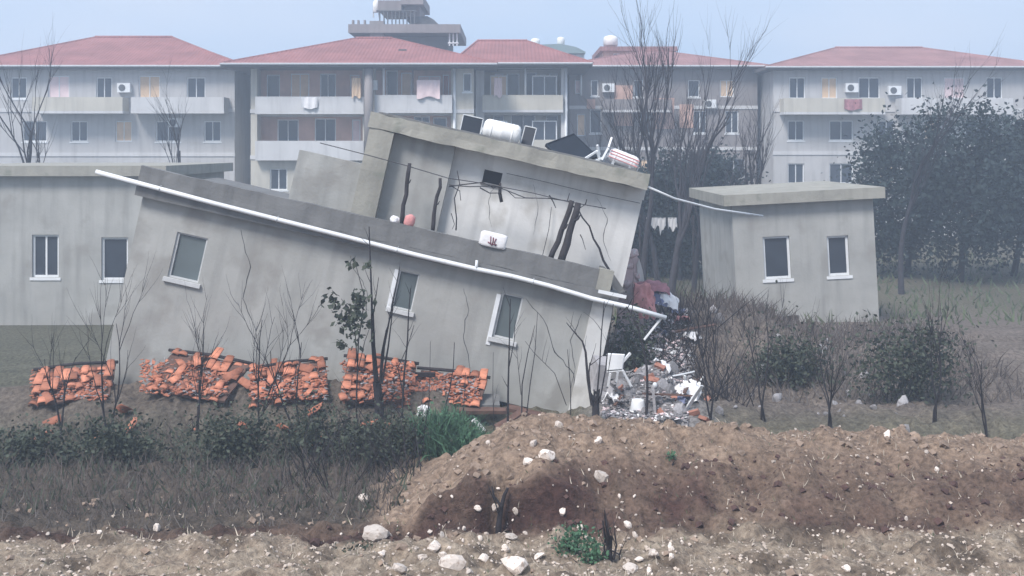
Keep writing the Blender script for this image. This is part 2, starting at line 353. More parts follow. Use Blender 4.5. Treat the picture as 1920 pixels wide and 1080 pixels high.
# ------------------------------------------------------------------ rocks, leaves, bare wood
def rock_mesh(name, m, seed, cuts=9, sub=2, flat=(1, 1, 1)):
    import bmesh
    bm = bmesh.new(); bmesh.ops.create_icosphere(bm, subdivisions=sub, radius=1.0)
    rr = random.Random(seed)
    for k in range(cuts):
        d = Vector((rr.gauss(0,1), rr.gauss(0,1), rr.gauss(0,1))).normalized(); h = rr.uniform(.5, .82)
        for v in bm.verts:
            t = v.co.dot(d) - h
            if t > 0: v.co -= d * t
    for v in bm.verts:
        v.co += mnoise.noise_vector(v.co * 2.3 + Vector((seed, 0, 0))) * .06
        v.co = Vector((v.co.x * flat[0], v.co.y * flat[1], v.co.z * flat[2]))
    me = bpy.data.meshes.new(name); bm.to_mesh(me); bm.free(); me.materials.append(m); return me

def leaf_cloud(n, cen, rad, size, clumps=14, seed=0, spread=.38, updir=0.3, shell=.5):
    """leaf-sized faces gathered into clumps through the volume of a crown"""
    g = np.random.default_rng(seed)
    d = g.normal(size=(clumps, 3)); d /= np.linalg.norm(d, axis=1)[:, None]
    rr = (shell + (1 - shell) * g.random(clumps)) ** .6
    cc = d * rr[:, None] * .85; cs = .6 + .8 * g.random(clumps)
    k = g.integers(0, clumps, n)
    p = cc[k] + g.normal(size=(n, 3)) * spread * cs[k][:, None] * .55
    p = np.array(cen) + p * np.array(rad)
    a = g.normal(size=(n, 3)); a /= np.linalg.norm(a, axis=1)[:, None]
    b = g.normal(size=(n, 3)); b[:, 2] += updir; b -= a * (a * b).sum(1)[:, None]; b /= np.linalg.norm(b, axis=1)[:, None]
    s = size * (.55 + .9 * g.random(n))[:, None]
    v = np.stack([p - a * s * .5, p + b * s * .32, p + a * s * .55, p - b * s * .32], 1).reshape(-1, 3)
    f = np.arange(4 * n).reshape(-1, 4)
    return v, f

def add_leaves(mb, *a, **k):
    v, f = leaf_cloud(*a, **k); return mb.add(v.tolist(), f.tolist())

def bent(p0, d, length, n, r, rr, wob=.12, up=.0):
    pts = [Vector(p0)]; d = Vector(d).normalized()
    for i in range(n):
        d = (d + Vector((rr.gauss(0, wob), rr.gauss(0, wob), rr.gauss(0, wob) + up))).normalized()
        pts.append(pts[-1] + d * (length / n))
    return pts, [r * (1 - .75 * i / n) for i in range(n + 1)]

def branches(mb, p, d, length, r, depth, rr, up=.08, kids=(3, 5), ang=.55, tmb=None, nseg=5, sides=5):
    pts, rad = bent(p, d, length, nseg, r, rr, .10, up)
    (tmb or mb).tube(pts, rad, sides if r > .03 else 4, cap=False)
    if depth == 0: return
    for k in range(rr.randint(*kids)):
        t = rr.uniform(.28, 1.0); i = min(nseg - 1, int(t * nseg)); q = pts[i].lerp(pts[i+1], t * nseg - i)
        dd = (pts[i+1] - pts[i]).normalized()
        ax = Vector((rr.gauss(0,1), rr.gauss(0,1), rr.gauss(0,1))); ax = (ax - dd * ax.dot(dd)).normalized()
        nd = (dd * math.cos(ang) + ax * math.sin(ang) * rr.uniform(.6, 1.2)).normalized()
        branches(mb, q, nd, length * rr.uniform(.42, .68), max(r * (1 - .6 * t) * .62, .004), depth - 1, rr, up, kids, ang, None, max(3, nseg - 1), sides)

def bare_tree(name, label, x, y, h, r, seed, group, m='bark_far', lean=(0, 0), depth=3, kids=(4, 6), ang=.5, stems=1, tfrac=.6):
    rr = random.Random(seed); z = g1(x, y)
    root = empty(name, (x, y, z - .05)); tag(root, label, 'tree', group)
    tm = MB(); cm = MB()
    for s in range(stems):
        off = Vector((rr.uniform(-.1, .1) * (stems > 1), rr.uniform(-.1, .1) * (stems > 1), 0))
        d = Vector((lean[0] + rr.gauss(0, .10) * (stems > 1), lean[1] + rr.gauss(0, .08) * (stems > 1), 1))
        branches(cm, off, d, h * tfrac * rr.uniform(.8, 1.1), r / math.sqrt(stems), depth, rr, .10, kids, ang, tm, 7, 7)
    tm.build('trunk', M[m], root, smooth=True); cm.build('crown', M[m], root, smooth=True)
    return root

# ------------------------------------------------------------------ the leaning house
TH = R(12.7)
D0 = 23.5; BW = 3.25
ROT = Matrix.Rotation(TH, 4, 'Y')
HOUSE_LOC = P(960, 480, D0) + ROT @ Vector((0, 0, -BW))
HM = Matrix.Translation(HOUSE_LOC) @ ROT
HI = HM.inverted()
def H(px, py, D=D0): return HI @ P(px, py, D)

house = empty('leaning_house', HOUSE_LOC, (0, TH, 0))
tag(house, 'grey plastered two storey house leaning steeply to the right with a flat roof', 'house')

uL = H(250, 420, D0).x; uR = H(1148, 590, D0).x            # lower storey ends
zPt = H(900, 454).z; zPb = H(900, 503).z                    # terrace parapet
uPr = H(1142, 530).x
DW = .22                                                     # lower wall behind the parapet face
def rect(pxa, pya, pxb, pyb, D):
    a = H(pxa, pya, D); b_ = H(pxb, pyb, D); return [min(a.x, b_.x), max(a.x, b_.x), min(a.z, b_.z), max(a.z, b_.z)]
win1 = rect(757, 507, 756, 581, D0 + DW); win1[0] -= .0
c1 = H(761, 545, D0 + DW); win1 = [c1.x - .25, c1.x + .22, c1.z - .43, c1.z + .42]
c2 = H(952, 594, D0 + DW); win2 = [c2.x - .25, c2.x + .25, c2.z - .50, c2.z + .50]
c3 = H(352, 482, D0 + DW); win3 = [c3.x - .35, c3.x + .35, c3.z - .52, c3.z + .50]
c4 = H(560, 505, D0 + DW)
nA = H(835, 765, D0 + DW); nB = H(1035, 775, D0 + DW)
notch = [nA.x, nB.x, -3.0, 0.02]
uLW = uR - .02
MB().wall(uL, uLW, -2.6, zPb, [win1, win2, win3, notch], DW, .25).build('lower_wall', M['plaster'], house)
sm = MB(); sm.wall(0, 6.2, -2.6, zPb, [], 0, .25)
for nm, ux in (('side_wall', uLW), ('side_wall', uL + .25)):
    o = sm.build(nm, M['plaster_pale'], house, loc=(ux, DW + .251, 0), rot=(0, 0, R(90)))
MB().box(uL + .26, uLW - .26, DW + 6.2, DW + 6.44, -2.6, zPb).build('back_wall', M['plaster'], house)
# corner pier of lighter plaster on the right end
MB().gbox(uLW - .44, uLW + .035, DW - .05, DW + .35, -2.0, zPb - .02, .3, .012).build('corner_pier', M['plaster_pale'], house)
MB().box(uL + .1, uLW - .3, DW + .6, DW + 6, -.35, -.05).build('ground_slab', M['concrete'], house)
# terrace slab and parapet
MB().gbox(uL - .12, uR + .06, .0, 6.6, zPb - .10, zPb + .11, .5, .012).build('floor_slab', M['concrete'], house)
MB().gbox(uL - .12, uPr, .004, .17, zPb + .112, zPt, .15, .022).build('parapet', M['concrete'], house)
MB().gbox(uPr - .26, uPr + .06, -.02, .30, zPb + .113, zPt + .015, .2, .012).build('parapet_post', M['concrete_roof'], house)
MB().box(uPr - .165, uPr - .035, .305, 1.2, zPb + .114, zPt - .03).build('side_parapet', M['concrete'], house)
# upper storey
DU = 1.3
eR = H(1187, 452, D0 + DU).x
eL = H(690, 300, D0 + DU).x - .1
Bc = H(852, 285, D0 + DU - .2).x
f0 = H(950, 296.5, D0 + .75).z; f1 = H(950, 267.0, D0 + .75).z
vent = rect(904, 318, 942, 347, D0 + DU); vc = H(923, 333, D0 + DU); vent = [vc.x - .215, vc.x + .215, vc.z - .15, vc.z + .15]
MB().wall(Bc - .1, eR, zPb + .112, f0 - .01, [vent], DU, .25).build('upper_wall', M['plaster_pale'], house)
MB().gbox(eL + .3, Bc, DU - .22, DU + .6, zPb + .112, f0 - .012, .35, .008).build('bay_wall', M['plaster'], house)
mb = MB(); mb.wall(0, 4.6, zPb + .112, f0 - .01, [], 0, .25)
mb.build('side_wall', M['plaster_pale'], house, loc=(eR - .003, DU + .251, 0), rot=(0, 0, R(90)))
mb.build('side_wall', M['plaster'], house, loc=(eL + .55, DU + .601, 0), rot=(0, 0, R(90)))
MB().box(eL + .3, eR - .26, DU + 4.85, DU + 5.05, zPb + .112, f0 - .012).build('back_wall', M['plaster'], house)
MB().box(vent[0] - .15, vent[1] + .15, DU + .252, DU + .9, vent[2] - .2, vent[3] + .2).build('vent_dark_block', M['dark_void'], house)  # solid near-black block, its colour standing in for the unlit depth of the vent
MB().gbox(vent[0] - .03, vent[1] + .05, DU - .05, DU + .05, vent[2] - .05, vent[2] - .004, .2, .006).build('vent_sill', M['concrete'], house)
# pilaster that frames the left end and the lower stub of terrace wall beyond it
pL = H(697, 222, D0 + .75).x; pR = H(729, 246, D0 + .75).x + .12
MB().gbox(pL, pR, .77, DU + .7, zPb + .112, f0 - .003, .4, .010).build('end_pilaster', M['concrete_roof'], house)
sL = H(560, 400, D0 + 1.2); sT = H(664, 304, D0 + 1.2)
MB().gbox(sL.x - .3, pL - .004, 1.18, 1.40, zPb + .112, sT.z, .35, .015).build('terrace_wall', M['plaster'], house)
# roof slab, its raised rim
rR = H(1216, 340, D0 + .75).x
MB().gbox(pL - .05, rR, .74, 6.6, f0, f1, .14, .030).build('roof_slab', M['concrete_roof'], house)
MB().gbox(pL + .1, rR - .3, .90, 6.4, f1 + .001, f1 + .05, .5, .02).build('roof_screed', M['concrete'], house)
MB().gbox(eR - .45, eR + .03, DU - .03, DU + .3, f0 - .26, f0 - .014, .2, .012).build('roof_beam', M['plaster_pale'], house)
# windows of the lower storey
def window_part(rc, y, parent, fw=.05, mull=False, sill=True, wide_left=.0, matf='white_paint', matg='glass', lift=.0):
    x0, x1, z0, z1 = rc
    f = MB(); d0, d1 = y + .02 + lift, y + .10 + lift
    f.box(x0, x0 + fw + wide_left, d0, d1, z0, z1); f.box(x1 - fw, x1, d0, d1, z0, z1)
    f.box(x0 + fw + wide_left, x1 - fw, d0, d1, z0, z0 + fw); f.box(x0 + fw + wide_left, x1 - fw, d0, d1, z1 - fw, z1)
    if mull: f.box((x0+x1)/2 - fw*.4, (x0+x1)/2 + fw*.4, d0 + .005, d1, z0 + fw, z1 - fw)
    w = f.build('window', M[matf], parent)
    MB().box(x0 + fw*.5, x1 - fw*.5, d0 + .04, d0 + .055, z0 + fw*.5, z1 - fw*.5).build('pane', M[matg], w)
    if sill: MB().gbox(x0 - .07, x1 + .07, y - .09, y - .003, z0 - .10, z0 - .01, .2, .006).build('sill', M[matf], w)
    return w
for rc, lab in ((win1, 'narrow left window with white sill'), (win2, 'tall white framed window'), (win3, None)):
    w = window_part(rc, DW + .02, house, .028 if rc is win1 else .036, False, True, .02, 'frame_grey')
    MB().box(rc[0] - .2, rc[1] + .2, DW + .9, DW + .92, rc[2] - .3, rc[3] + .3).build('dark_room_sheet', M['dark_void'], house)  # near-black sheet added behind the pane, painted as the unlit room
# pale plaster surround of the second window
x0, x1, z0, z1 = win2
mb = MB(); mb.box(x0 - .10, x0 - .002, DW - .022, DW - .004, z0 - .2, z1 - .05); mb.build('window_surround', M['white_paint'], house)
mb = MB(); x0, x1, z0, z1 = win1; mb.box(x0 - .09, x0 - .002, DW - .02, DW - .003, z0 - .1, z1); mb.build('window_surround', M['white_paint'], house)
# white drain pipe slung under the parapet, bent loose past the right end
def hp(px, py, D=D0): return H(px, py, D)
pp = [(180, 322), (400, 381), (656, 446), (780, 478), (895, 505), (960, 518), (1030, 536), (1110, 560), (1180, 576), (1249, 596)]
mb = MB(); mb.tube([hp(px, py, D0 - .09) for px, py in pp], .052, 8); mb.build('drain_pipe', M['white_paint'], house, smooth=True)
mb = MB(); mb.tube([hp(893, 506, D0 - .1), hp(894, 488, D0 - .1)], [.04, .03], 7); mb.build('pipe_stub', M['white_paint'], house, smooth=True)
mb = MB(); mb.bar(hp(1122, 546, D0 - .12), hp(1174, 557, D0 - .12), .05, .07); mb.build('trim_strip', M['white_paint'], house)
mb = MB(); mb.bar(hp(1240, 597, D0 - .05), hp(1208, 637, D0 + .1), .04, .045); mb.build('pipe_strut', M['white_paint'], house)
for px in (300, 520, 745, 1000):
    yy = np.interp(px, [q[0] for q in pp], [q[1] for q in pp]); a = hp(px, yy, D0 - .09)
    mb = MB(); mb.tube([a + Vector((0, .0, -.065)), a + Vector((0, -.063, 0)), a + Vector((0, 0, .065)), a + Vector((0, .09, .065))], .010, 5); mb.build('pipe_bracket', M['steel'], house)
# cable from the roof corner out to the right
rc_ = H(1214, 350, D0 + .8)
mb = MB(); mb.tube([rc_, H(1264, 372, D0 + 1.3), H(1340, 392, D0 + 2.2), H(1430, 405, D0 + 3.2)], .028, 6); mb.build('roof_cable', M['white_paint'], house, smooth=True)
# the crack wedge at the foot of the upper wall, right end
ck = [H(*p, D0 + DU - .004) for p in ((1139, 505), (1147, 508), (1172, 546), (1160, 552), (1146, 552))]
MB().prism([(p.x, p.z) for p in ck], DU - .018, DU - .004).build('crack', M['concrete'], house)

def crack(pts, D, y_, w):
    rr = random.Random(len(pts) * 7 + int(pts[0][0])); q = [H(a, b_, D) for a, b_ in pts]; mb = MB(); fine = []
    for a, b_ in zip(q, q[1:]):
        for k in range(5): p = a.lerp(b_, k / 5); fine.append(Vector((p.x + rr.gauss(0, .012), 0, p.z + rr.gauss(0, .012))))
    fine.append(q[-1]); n_ = len(fine); top = []; bot = []
    for i, p in enumerate(fine):
        ww = w * (.35 + .65 * math.sin(math.pi * min(1, (i + .5) / n_))) * rr.uniform(.6, 1.3); d = (fine[min(i+1, n_-1)] - fine[max(i-1, 0)]); nn = Vector((-d.z, 0, d.x)).normalized() * ww
        top.append((p.x + nn.x, y_, p.z + nn.z)); bot.append((p.x - nn.x, y_, p.z - nn.z))
    mb.add(top + bot, [(i, i + 1, n_ + i + 1, n_ + i) for i in range(n_ - 1)]); return mb.build('crack', M['dark_void'], house)
for pts, up, w in (([(870, 540), (878, 580), (868, 630), (882, 690), (876, 740)], 0, .006), ([(985, 560), (1020, 600), (1040, 660), (1075, 700), (1082, 760)], 0, .009), ([(660, 500), (690, 545), (684, 600)], 0, .006), ([(1090, 590), (1070, 640), (1078, 690)], 0, .007), ([(450, 430), (470, 500), (455, 560), (480, 620)], 0, .008), ([(925, 350), (915, 380), (922, 425)], 1, .005), ([(1120, 372), (1138, 410), (1130, 450), (1146, 490)], 1, .006), ([(1000, 345), (1010, 390), (1000, 440)], 1, .004)):
    crack(pts, D0 + (DU if up else DW), (DU if up else DW) - .004, w)
# ---- things standing on the roof and terrace, all leaning with the house
def on_house(name, local, rz=0, label=None, cat=None, group=None):
    m = HM @ Matrix.Translation(local) @ Matrix.Rotation(rz, 4, 'Z')
    o = empty(name, m.to_translation(), m.to_euler()); return tag(o, label, cat, group)
zR = f1 + .05
def lathe(mb, prof, n=20, axis='x'):
    vs = []; fs = []
    for (t, r) in prof:
        for k in range(n):
            a = 2 * math.pi * k / n; vs.append((t, r * math.cos(a), r * math.sin(a)))
    for i in range(len(prof) - 1):
        for k in range(n): fs.append((i*n+k, (i+1)*n+k, (i+1)*n+(k+1)%n, i*n+(k+1)%n))
    fs.append(tuple(range(n))); fs.append(tuple((len(prof)-1)*n + k for k in range(n))[::-1])
    return mb.add(vs, fs)
def lying_tank(name, px, py, D, ln, r, rz, label, matn, group=None, drop=0.0):
    a = H(px, py, D); t = on_house(name, (a.x, a.y, a.z - r), rz, label, 'water tank', group)
    l2 = ln / 2
    b_ = lathe(MB(), [(-l2, r*.25), (-l2+.01, r*.62), (-l2+.05, r*.88), (-l2+.11, r), (-.02, r*1.0), (0, r*1.025), (.02, r), (l2-.11, r), (l2-.05, r*.88), (l2-.01, r*.62), (l2, r*.25)], 24).build('tank_body', M[matn], t, smooth=True, loc=(0, 0, r))
    for sx in (-1, 1):
        mb = MB(); lathe(mb, [(sx*l2*.55 - .02, r*1.012), (sx*l2*.55 + .02, r*1.012)], 24); mb.build('strap', M[matn], b_, smooth=True)
        MB().box(sx*l2*.55 - .03, sx*l2*.55 + .03, -r*.7, r*.7, -.06, .10).build('cradle', M['steel'], t)
        MB().tube([(sx*l2*.9, 0, r), (sx*l2*1.02, 0, r), (sx*l2*1.06, -.05, r*.4), (sx*l2*1.04, -.05, -.04)], .018, 6).build('pipe', M['steel'], t, smooth=True)
    return t
lying_tank('water_tank', 941, 247, D0 + 1.6, .90, .235, 0.0, 'white cylindrical water tank lying on the roof of the leaning house', 'tank')
lying_tank('water_tank', 1167, 298, D0 + 1.7, .74, .17, R(-3), 'pinkish white striped boiler tank at the low right end of the roof', 'cloth_white')
st_ = None
st = [o for o in bpy.data.objects if o.name.startswith('water_tank')][-1]
st.rotation_euler.y += R(9)
for k, dz in enumerate((-.06, .02, .09)):
    MB().tube([(-.36, -.155 - .012*(k == 1), .17 + dz), (.36, -.155 - .012*(k == 1), .17 + dz)], .013, 5).build('stripe', M['cloth_pink'], st)
# collector panels: a dark glazed tray in a pale frame on legs
def collector(px, py, D, w, h, tilt, rz, label, roll=0.0, legs=True):
    a = H(px, py, D); t = on_house('solar_collector', (a.x, a.y, zR - .01), rz, label, 'solar collector')
    g = empty('collector_tray', (0, 0, max(.02, a.z - zR)), (tilt, roll, 0)); g.parent = t
    MB().box(-w/2, w/2, -h/2, h/2, -.03, .03).build('dark_absorber', M['panel'], g)
    fr = MB(); fr.box(-w/2-.02, -w/2, -h/2-.02, h/2+.02, -.035, .04); fr.box(w/2, w/2+.02, -h/2-.02, h/2+.02, -.035, .04)
    fr.box(-w/2, w/2, h/2, h/2+.025, -.035, .05); fr.box(-w/2, w/2, -h/2-.02, -h/2, -.035, .04); fr.build('tray_frame', M['steel'], g)
    if legs:
        for sx in (-.42, .42):
            MB().bar((w*sx, .15, -.02), (w*sx*1.05, .32, max(.1, a.z - zR)), .03, .03).build('leg', M['steel'], t)
    return t
collector(884, 235, D0 + 1.9, .46, .42, R(68), R(4), 'small dark solar collector with white top edge left of the white roof tank')
collector(991, 256, D0 + 2.0, .26, .46, R(70), R(-6), 'narrow dark collector panel just right of the white roof tank')
tp = collector(1072, 279, D0 + 1.9, .86, .86, R(58), R(0), 'dark navy solar panel stood on its corner on the roof', roll=0, legs=False)
tp.children[0].rotation_euler = (Matrix.Rotation(TH * .0, 3, 'Z') @ Matrix.Rotation(R(40), 3, 'X') @ Matrix.Rotation(R(45), 3, 'Z')).to_euler()
tp.children[0].location.z = .10
for q in tp.children[0].children:
    if q.name.startswith('tray_frame'): q.data.materials.clear(); q.data.materials.append(M['panel'])
fr = on_house('panel_stand', H(1122, 300, D0 + 1.5), 0, 'bent white metal frame beside the dark navy roof panel', 'metal frame')
o_ = H(1122, 300, D0 + 1.5)
for (a, b_) in (((1096, 298), (1120, 283)), ((1120, 283), (1126, 306)), ((1128, 300), (1141, 276)), ((1141, 276), (1147, 258)), ((1120, 272), (1124, 290)), ((1112, 304), (1140, 292))):
    p0 = H(*a, D0 + 1.5) - o_; p1 = H(*b_, D0 + 1.62) - o_
    MB().bar(p0, p1, .045, .045).build('frame_bar', M['white_paint'], fr)

def lumpy(name, m, size, seed, label, cat, loc, rot, group=None, sub=3, sq=.65, jit=.12):
    import bmesh
    bm = bmesh.new(); bmesh.ops.create_icosphere(bm, subdivisions=sub, radius=1.0)
    for v in bm.verts:
        c_ = v.co.copy(); c_ = Vector((math.copysign(abs(c_.x)**sq, c_.x), math.copysign(abs(c_.y)**sq, c_.y), math.copysign(abs(c_.z)**sq, c_.z)))
        c_ += mnoise.noise_vector(v.co * 1.8 + Vector((seed * 3.3, 0, 0))) * jit + mnoise.noise_vector(v.co * 5 + Vector((seed, 2, 0))) * jit * .35
        v.co = Vector((c_.x * size[0], c_.y * size[1], c_.z * size[2]))
    me = bpy.data.meshes.new(name); bm.to_mesh(me); bm.free(); me.materials.append(m)
    me.polygons.foreach_set('use_smooth', [True] * len(me.polygons))
    o = link(name, me, None, loc, rot); return tag(o, label, cat, group)
a = HM @ H(925, 449, D0 + .08)
sack = lumpy('sack', M['cloth_white'], (.30, .13, .165), 4, 'bulging white sack with dark red print on the terrace parapet', 'sack', P(925, 450, D0 + .06), (0, TH, 0), sq=.32, jit=.07)
for k, pts in enumerate([[(-.06,.07),(-.045,-.02),(-.03,-.09)], [(-.01,.06),(.0,-.02),(-.005,-.11)], [(.045,.05),(.03,-.03),(.06,-.10)], [(-.09,-.05),(-.02,-.08),(.08,-.07)]]):
    mb = MB(); mb.tube([(x * 1.2, -.138, z * 1.1) for x, z in pts], .013, 5); mb.build('print_stroke', M['print'], sack, smooth=True)
lumpy('bag', M['cloth_white'], (.105, .08, .09), 9, 'small knotted white bag on the parapet left of the pink bundle', 'bag', P(740, 412, D0 + .1), (0, TH, .3), sq=.9, jit=.25)
lumpy('cloth_bundle', M['cloth_pink'], (.12, .09, .14), 12, 'rolled pink cloth bundle on the terrace parapet', 'bundle', P(768, 414, D0 + .1), (.1, TH, .2), sq=.8, jit=.15)

# ---- vine trellis posts and wires on the terrace
def post(pa, pb_, D, r, label, seed, cat='post', D2=None):
    a_ = P(*pa, D2 or D); b_ = P(*pb_, D); rr = random.Random(seed)
    root = empty('wooden_post', b_); tag(root, label, cat, 'wooden trellis posts on the terrace')
    d = a_ - b_; pts = []; rad = []
    for i in range(7):
        t = i / 6 * 1.0; pts.append(d * t + Vector((rr.gauss(0, .012), rr.gauss(0, .01), 0))); rad.append(r * (1.12 - .25 * t) * rr.uniform(.92, 1.08))
    MB().tube(pts, rad, 8).build('shaft', M['wood_old'], root, smooth=True)
    k = rr.uniform(.5, .8); MB().tube([d * k, d * k + Vector((r*1.4, -r*1.6, r)), d * k + Vector((r*2.2, -r*2, r*2.4))], [r*.45, r*.35, r*.2], 5).build('knot_stub', M['wood_old'], root, smooth=True)
    return root
post((768, 306), (752, 424), D0 + .35, .048, 'dark wooden post between the white bag and the pink bundle', 1)
post((826, 334), (808, 438), D0 + .35, .042, 'slim dark wooden post right of the pink bundle', 2)
post((1074, 376), (1030, 492), D0 + .4, .062, 'left pole of the forked dark pair near the right end', 3)
post((1084, 380), (1050, 496), D0 + .36, .08, 'thicker right pole of the forked dark pair near the right end', 4)
def wire(pts, D, r, label, m='wire', group='wires strung over the terrace', name='trellis_wire'):
    w = [P(px, py, D) for px, py in pts]; o_ = w[0]
    o = MB().tube([q - o_ for q in w], r, 5).build(name, M[m], None, smooth=True, loc=o_); return tag(o, label, 'wire', group)
wire([(600, 268), (690, 291), (760, 310), (840, 334), (900, 343), (1000, 362), (1064, 378), (1136, 391)], D0 + .4, .011, 'upper trellis wire sagging between the wooden posts')
wire([(842, 347), (880, 350), (930, 349), (985, 371), (1030, 372), (1072, 378)], D0 + .42, .013, 'lower trellis wire running below the vent to the forked poles')
wire([(950, 325), (1010, 338), (1100, 360), (1200, 381)], D0 + 1.2, .007, 'thin cable pinned along the upper wall below the roof slab')
wire([(1034, 388), (1029, 430), (1017, 480)], D0 + 1.18, .008, 'thin dark cable hanging down the upper wall left of the forked poles')
# vines: bare stems
def stem_thing(name, label, cat, lines, D, group=None, m='bark'):
    base = P(*lines[0][0][-1], D); root = empty(name, base); tag(root, label, cat, group)
    for (pts, r0, r1, nm) in [(l[0], l[1], l[2], l[3]) for l in lines]:
        q = [P(px, py, D + random.uniform(-.04, .04)) - base for px, py in pts]
        n_ = len(q); MB().tube(q, [r0 + (r1 - r0) * i / (n_ - 1) for i in range(n_)], 6).build(nm, M[m], root, smooth=True)
    return root
stem_thing('grape_vine', 'bare twisting vine stem crossing the upper wall below the forked poles', 'vine', [
    ([(1084, 392), (1092, 408), (1105, 424), (1113, 448), (1124, 466), (1131, 488), (1142, 506), (1146, 545)], .014, .034, 'stem'),
    ([(1084, 392), (1098, 383), (1100, 374)], .02, .012, 'twig'), ([(1080, 392), (1064, 376), (1068, 362)], .02, .01, 'twig'),
    ([(1096, 384), (1135, 391)], .008, .006, 'twig'), ([(1088, 440), (1092, 448), (1098, 468)], .012, .006, 'twig')], D0 + .5)
stem_thing('grape_vine', 'thin bare vine tangled under the small black vent opening', 'vine', [
    ([(857, 320), (862, 345), (852, 372), (856, 410), (855, 432)], .010, .018, 'stem'), ([(842, 350), (868, 346), (905, 342), (925, 352), (936, 349)], .014, .012, 'twig'),
    ([(845, 348), (862, 358), (864, 376)], .012, .008, 'twig'), ([(900, 352), (918, 362), (938, 362)], .016, .01, 'twig'), ([(846, 400), (852, 420), (848, 430)], .009, .006, 'twig'),
    ([(950, 356), (966, 371), (1000, 372)], .011, .007, 'twig'), ([(1030, 366), (1038, 380), (1042, 390)], .016, .008, 'twig')], D0 + .5)
o = MB().tube([Vector((0, 0, .43)), Vector((-.01, 0, .2)), Vector((.03, .0, 0))], [.03, .045, .04], 6).build('hanging_stick', M['wood_old'], None, smooth=True, loc=P(938, 379, D0 + .5)); tag(o, 'short dark stick hanging just below the vent opening', 'stick')

# ------------------------------------------------------------------ collapsed tiled lean-to roofs beside the house
def arc_tile():
    mb = MB(); n_ = 6; L_ = .36
    vs = []; fs = []
    for yy, r in ((0, .105), (L_, .085)):
        for rad in (r, r - .014):
            for k in range(n_ + 1):
                t = math.pi * (k / n_); vs.append((rad * math.cos(t), yy, rad * math.sin(t) * .55))
    q = n_ + 1
    for k in range(n_):
        fs.append((k, k+1, 2*q+k+1, 2*q+k)); fs.append((q+k+1, q+k, 3*q+k, 3*q+k+1))
        fs.append((k+1, k, q+k, q+k+1)); fs.append((2*q+k, 2*q+k+1, 3*q+k+1, 3*q+k))
    fs.append((0, 2*q, 3*q, q)); fs.append((n_, q+n_, 3*q+n_, 2*q+n_))
    return mb.add(vs, fs).mesh('roof_tile', M['tile'], True)
TILE = arc_tile()
def tile_roof(label, pxa, pya, pxb, pyb, Dt, Db, rolldeg, seed, yaw=0, miss=.1, sag=.16):
    """a sheet of fallen roof: boards with clay tiles still on them"""
    rr = random.Random(seed); pm = (pxa + pxb) / 2
    top = P(pm, pya, Dt); bot = P(pm, pyb, Db); w = (pxb - pxa) * (Dt + Db) / 2 / F
    d = top - bot; ln = d.length; pitch = math.atan2(d.z, d.y)
    root = empty('collapsed_roof', bot, (pitch, R(rolldeg), R(yaw))); tag(root, label, 'roof', 'fallen pieces of tiled roof')
    MB().gbox(-w/2, w/2, -.02, ln, -.07, -.02, .25, .03).build('roof_boards', M['deck'], root)
    cols = max(2, int(w / .175)); rows = max(2, int(ln / .30))
    for i in range(cols):
        for j in range(rows + 1):
            if rr.random() < miss: continue
            x = -w/2 + (i + .5) * w / cols + rr.gauss(0, .012); y_ = -.06 + j * .30 + rr.gauss(0, .015)
            z = sag * mnoise.noise(Vector((x * 1.4 + seed, y_ * 1.4, 0))) + .012 * j
            big = rr.random() < .32
            brk = rr.random(); sc_ = (rr.uniform(.85, 1.1), rr.uniform(.3, .7) if brk < .7 else 1.0, rr.uniform(.4, .9))
            link('tile', TILE, root, (x, y_, z), (R(4) + rr.gauss(0, .03 + .2 * big), rr.gauss(0, .05 + .25 * big), rr.gauss(0, .07 + .8 * big)), sc_)
    MB().tube([(-w/2 - .1, ln + .02, .02), (0, ln + .03, .05), (w/2 + .05, ln, .0)], .035, 6).build('ridge_batten', M['wood_old'], root, smooth=True)
    return root
tile_roof('fallen orange tiled roof piece behind the dark tree trunk', 640, 676, 772, 752, 23.2, 22.0, 6, 1, 4)
tile_roof('fallen orange tiled roof piece lying lowest against the house wall', 768, 700, 898, 752, 23.3, 22.35, 5, 2, -8, .16, .2)
tile_roof('fallen tiled roof piece at the left end of the house', 470, 684, 612, 750, 23.1, 22.0, -7, 3, 9, .2)
tile_roof('fallen tiled roof piece below the leftmost window of the leaning house', 265, 672, 425, 738, 23.3, 22.2, 6, 4, -10, .22)
tile_roof('fallen tiled roof piece far to the left on the bank', 60, 690, 200, 748, 23.2, 22.2, -4, 6, 12, .25)
rr = random.Random(5)
for k in range(26):
    px = rr.choice([rr.uniform(640, 900), rr.uniform(80, 640)]); D = rr.uniform(20.8, 22.2); x = (px - CX) * D / F
    o = link('loose_tile', TILE, None, (x, D, g1(x, D) + .02), (rr.gauss(0, .5), rr.gauss(0, .5), rr.uniform(0, 6)))
    tag(o, 'loose orange clay tile dropped below the fallen roof pieces', 'tile', 'loose clay tiles on the ground')
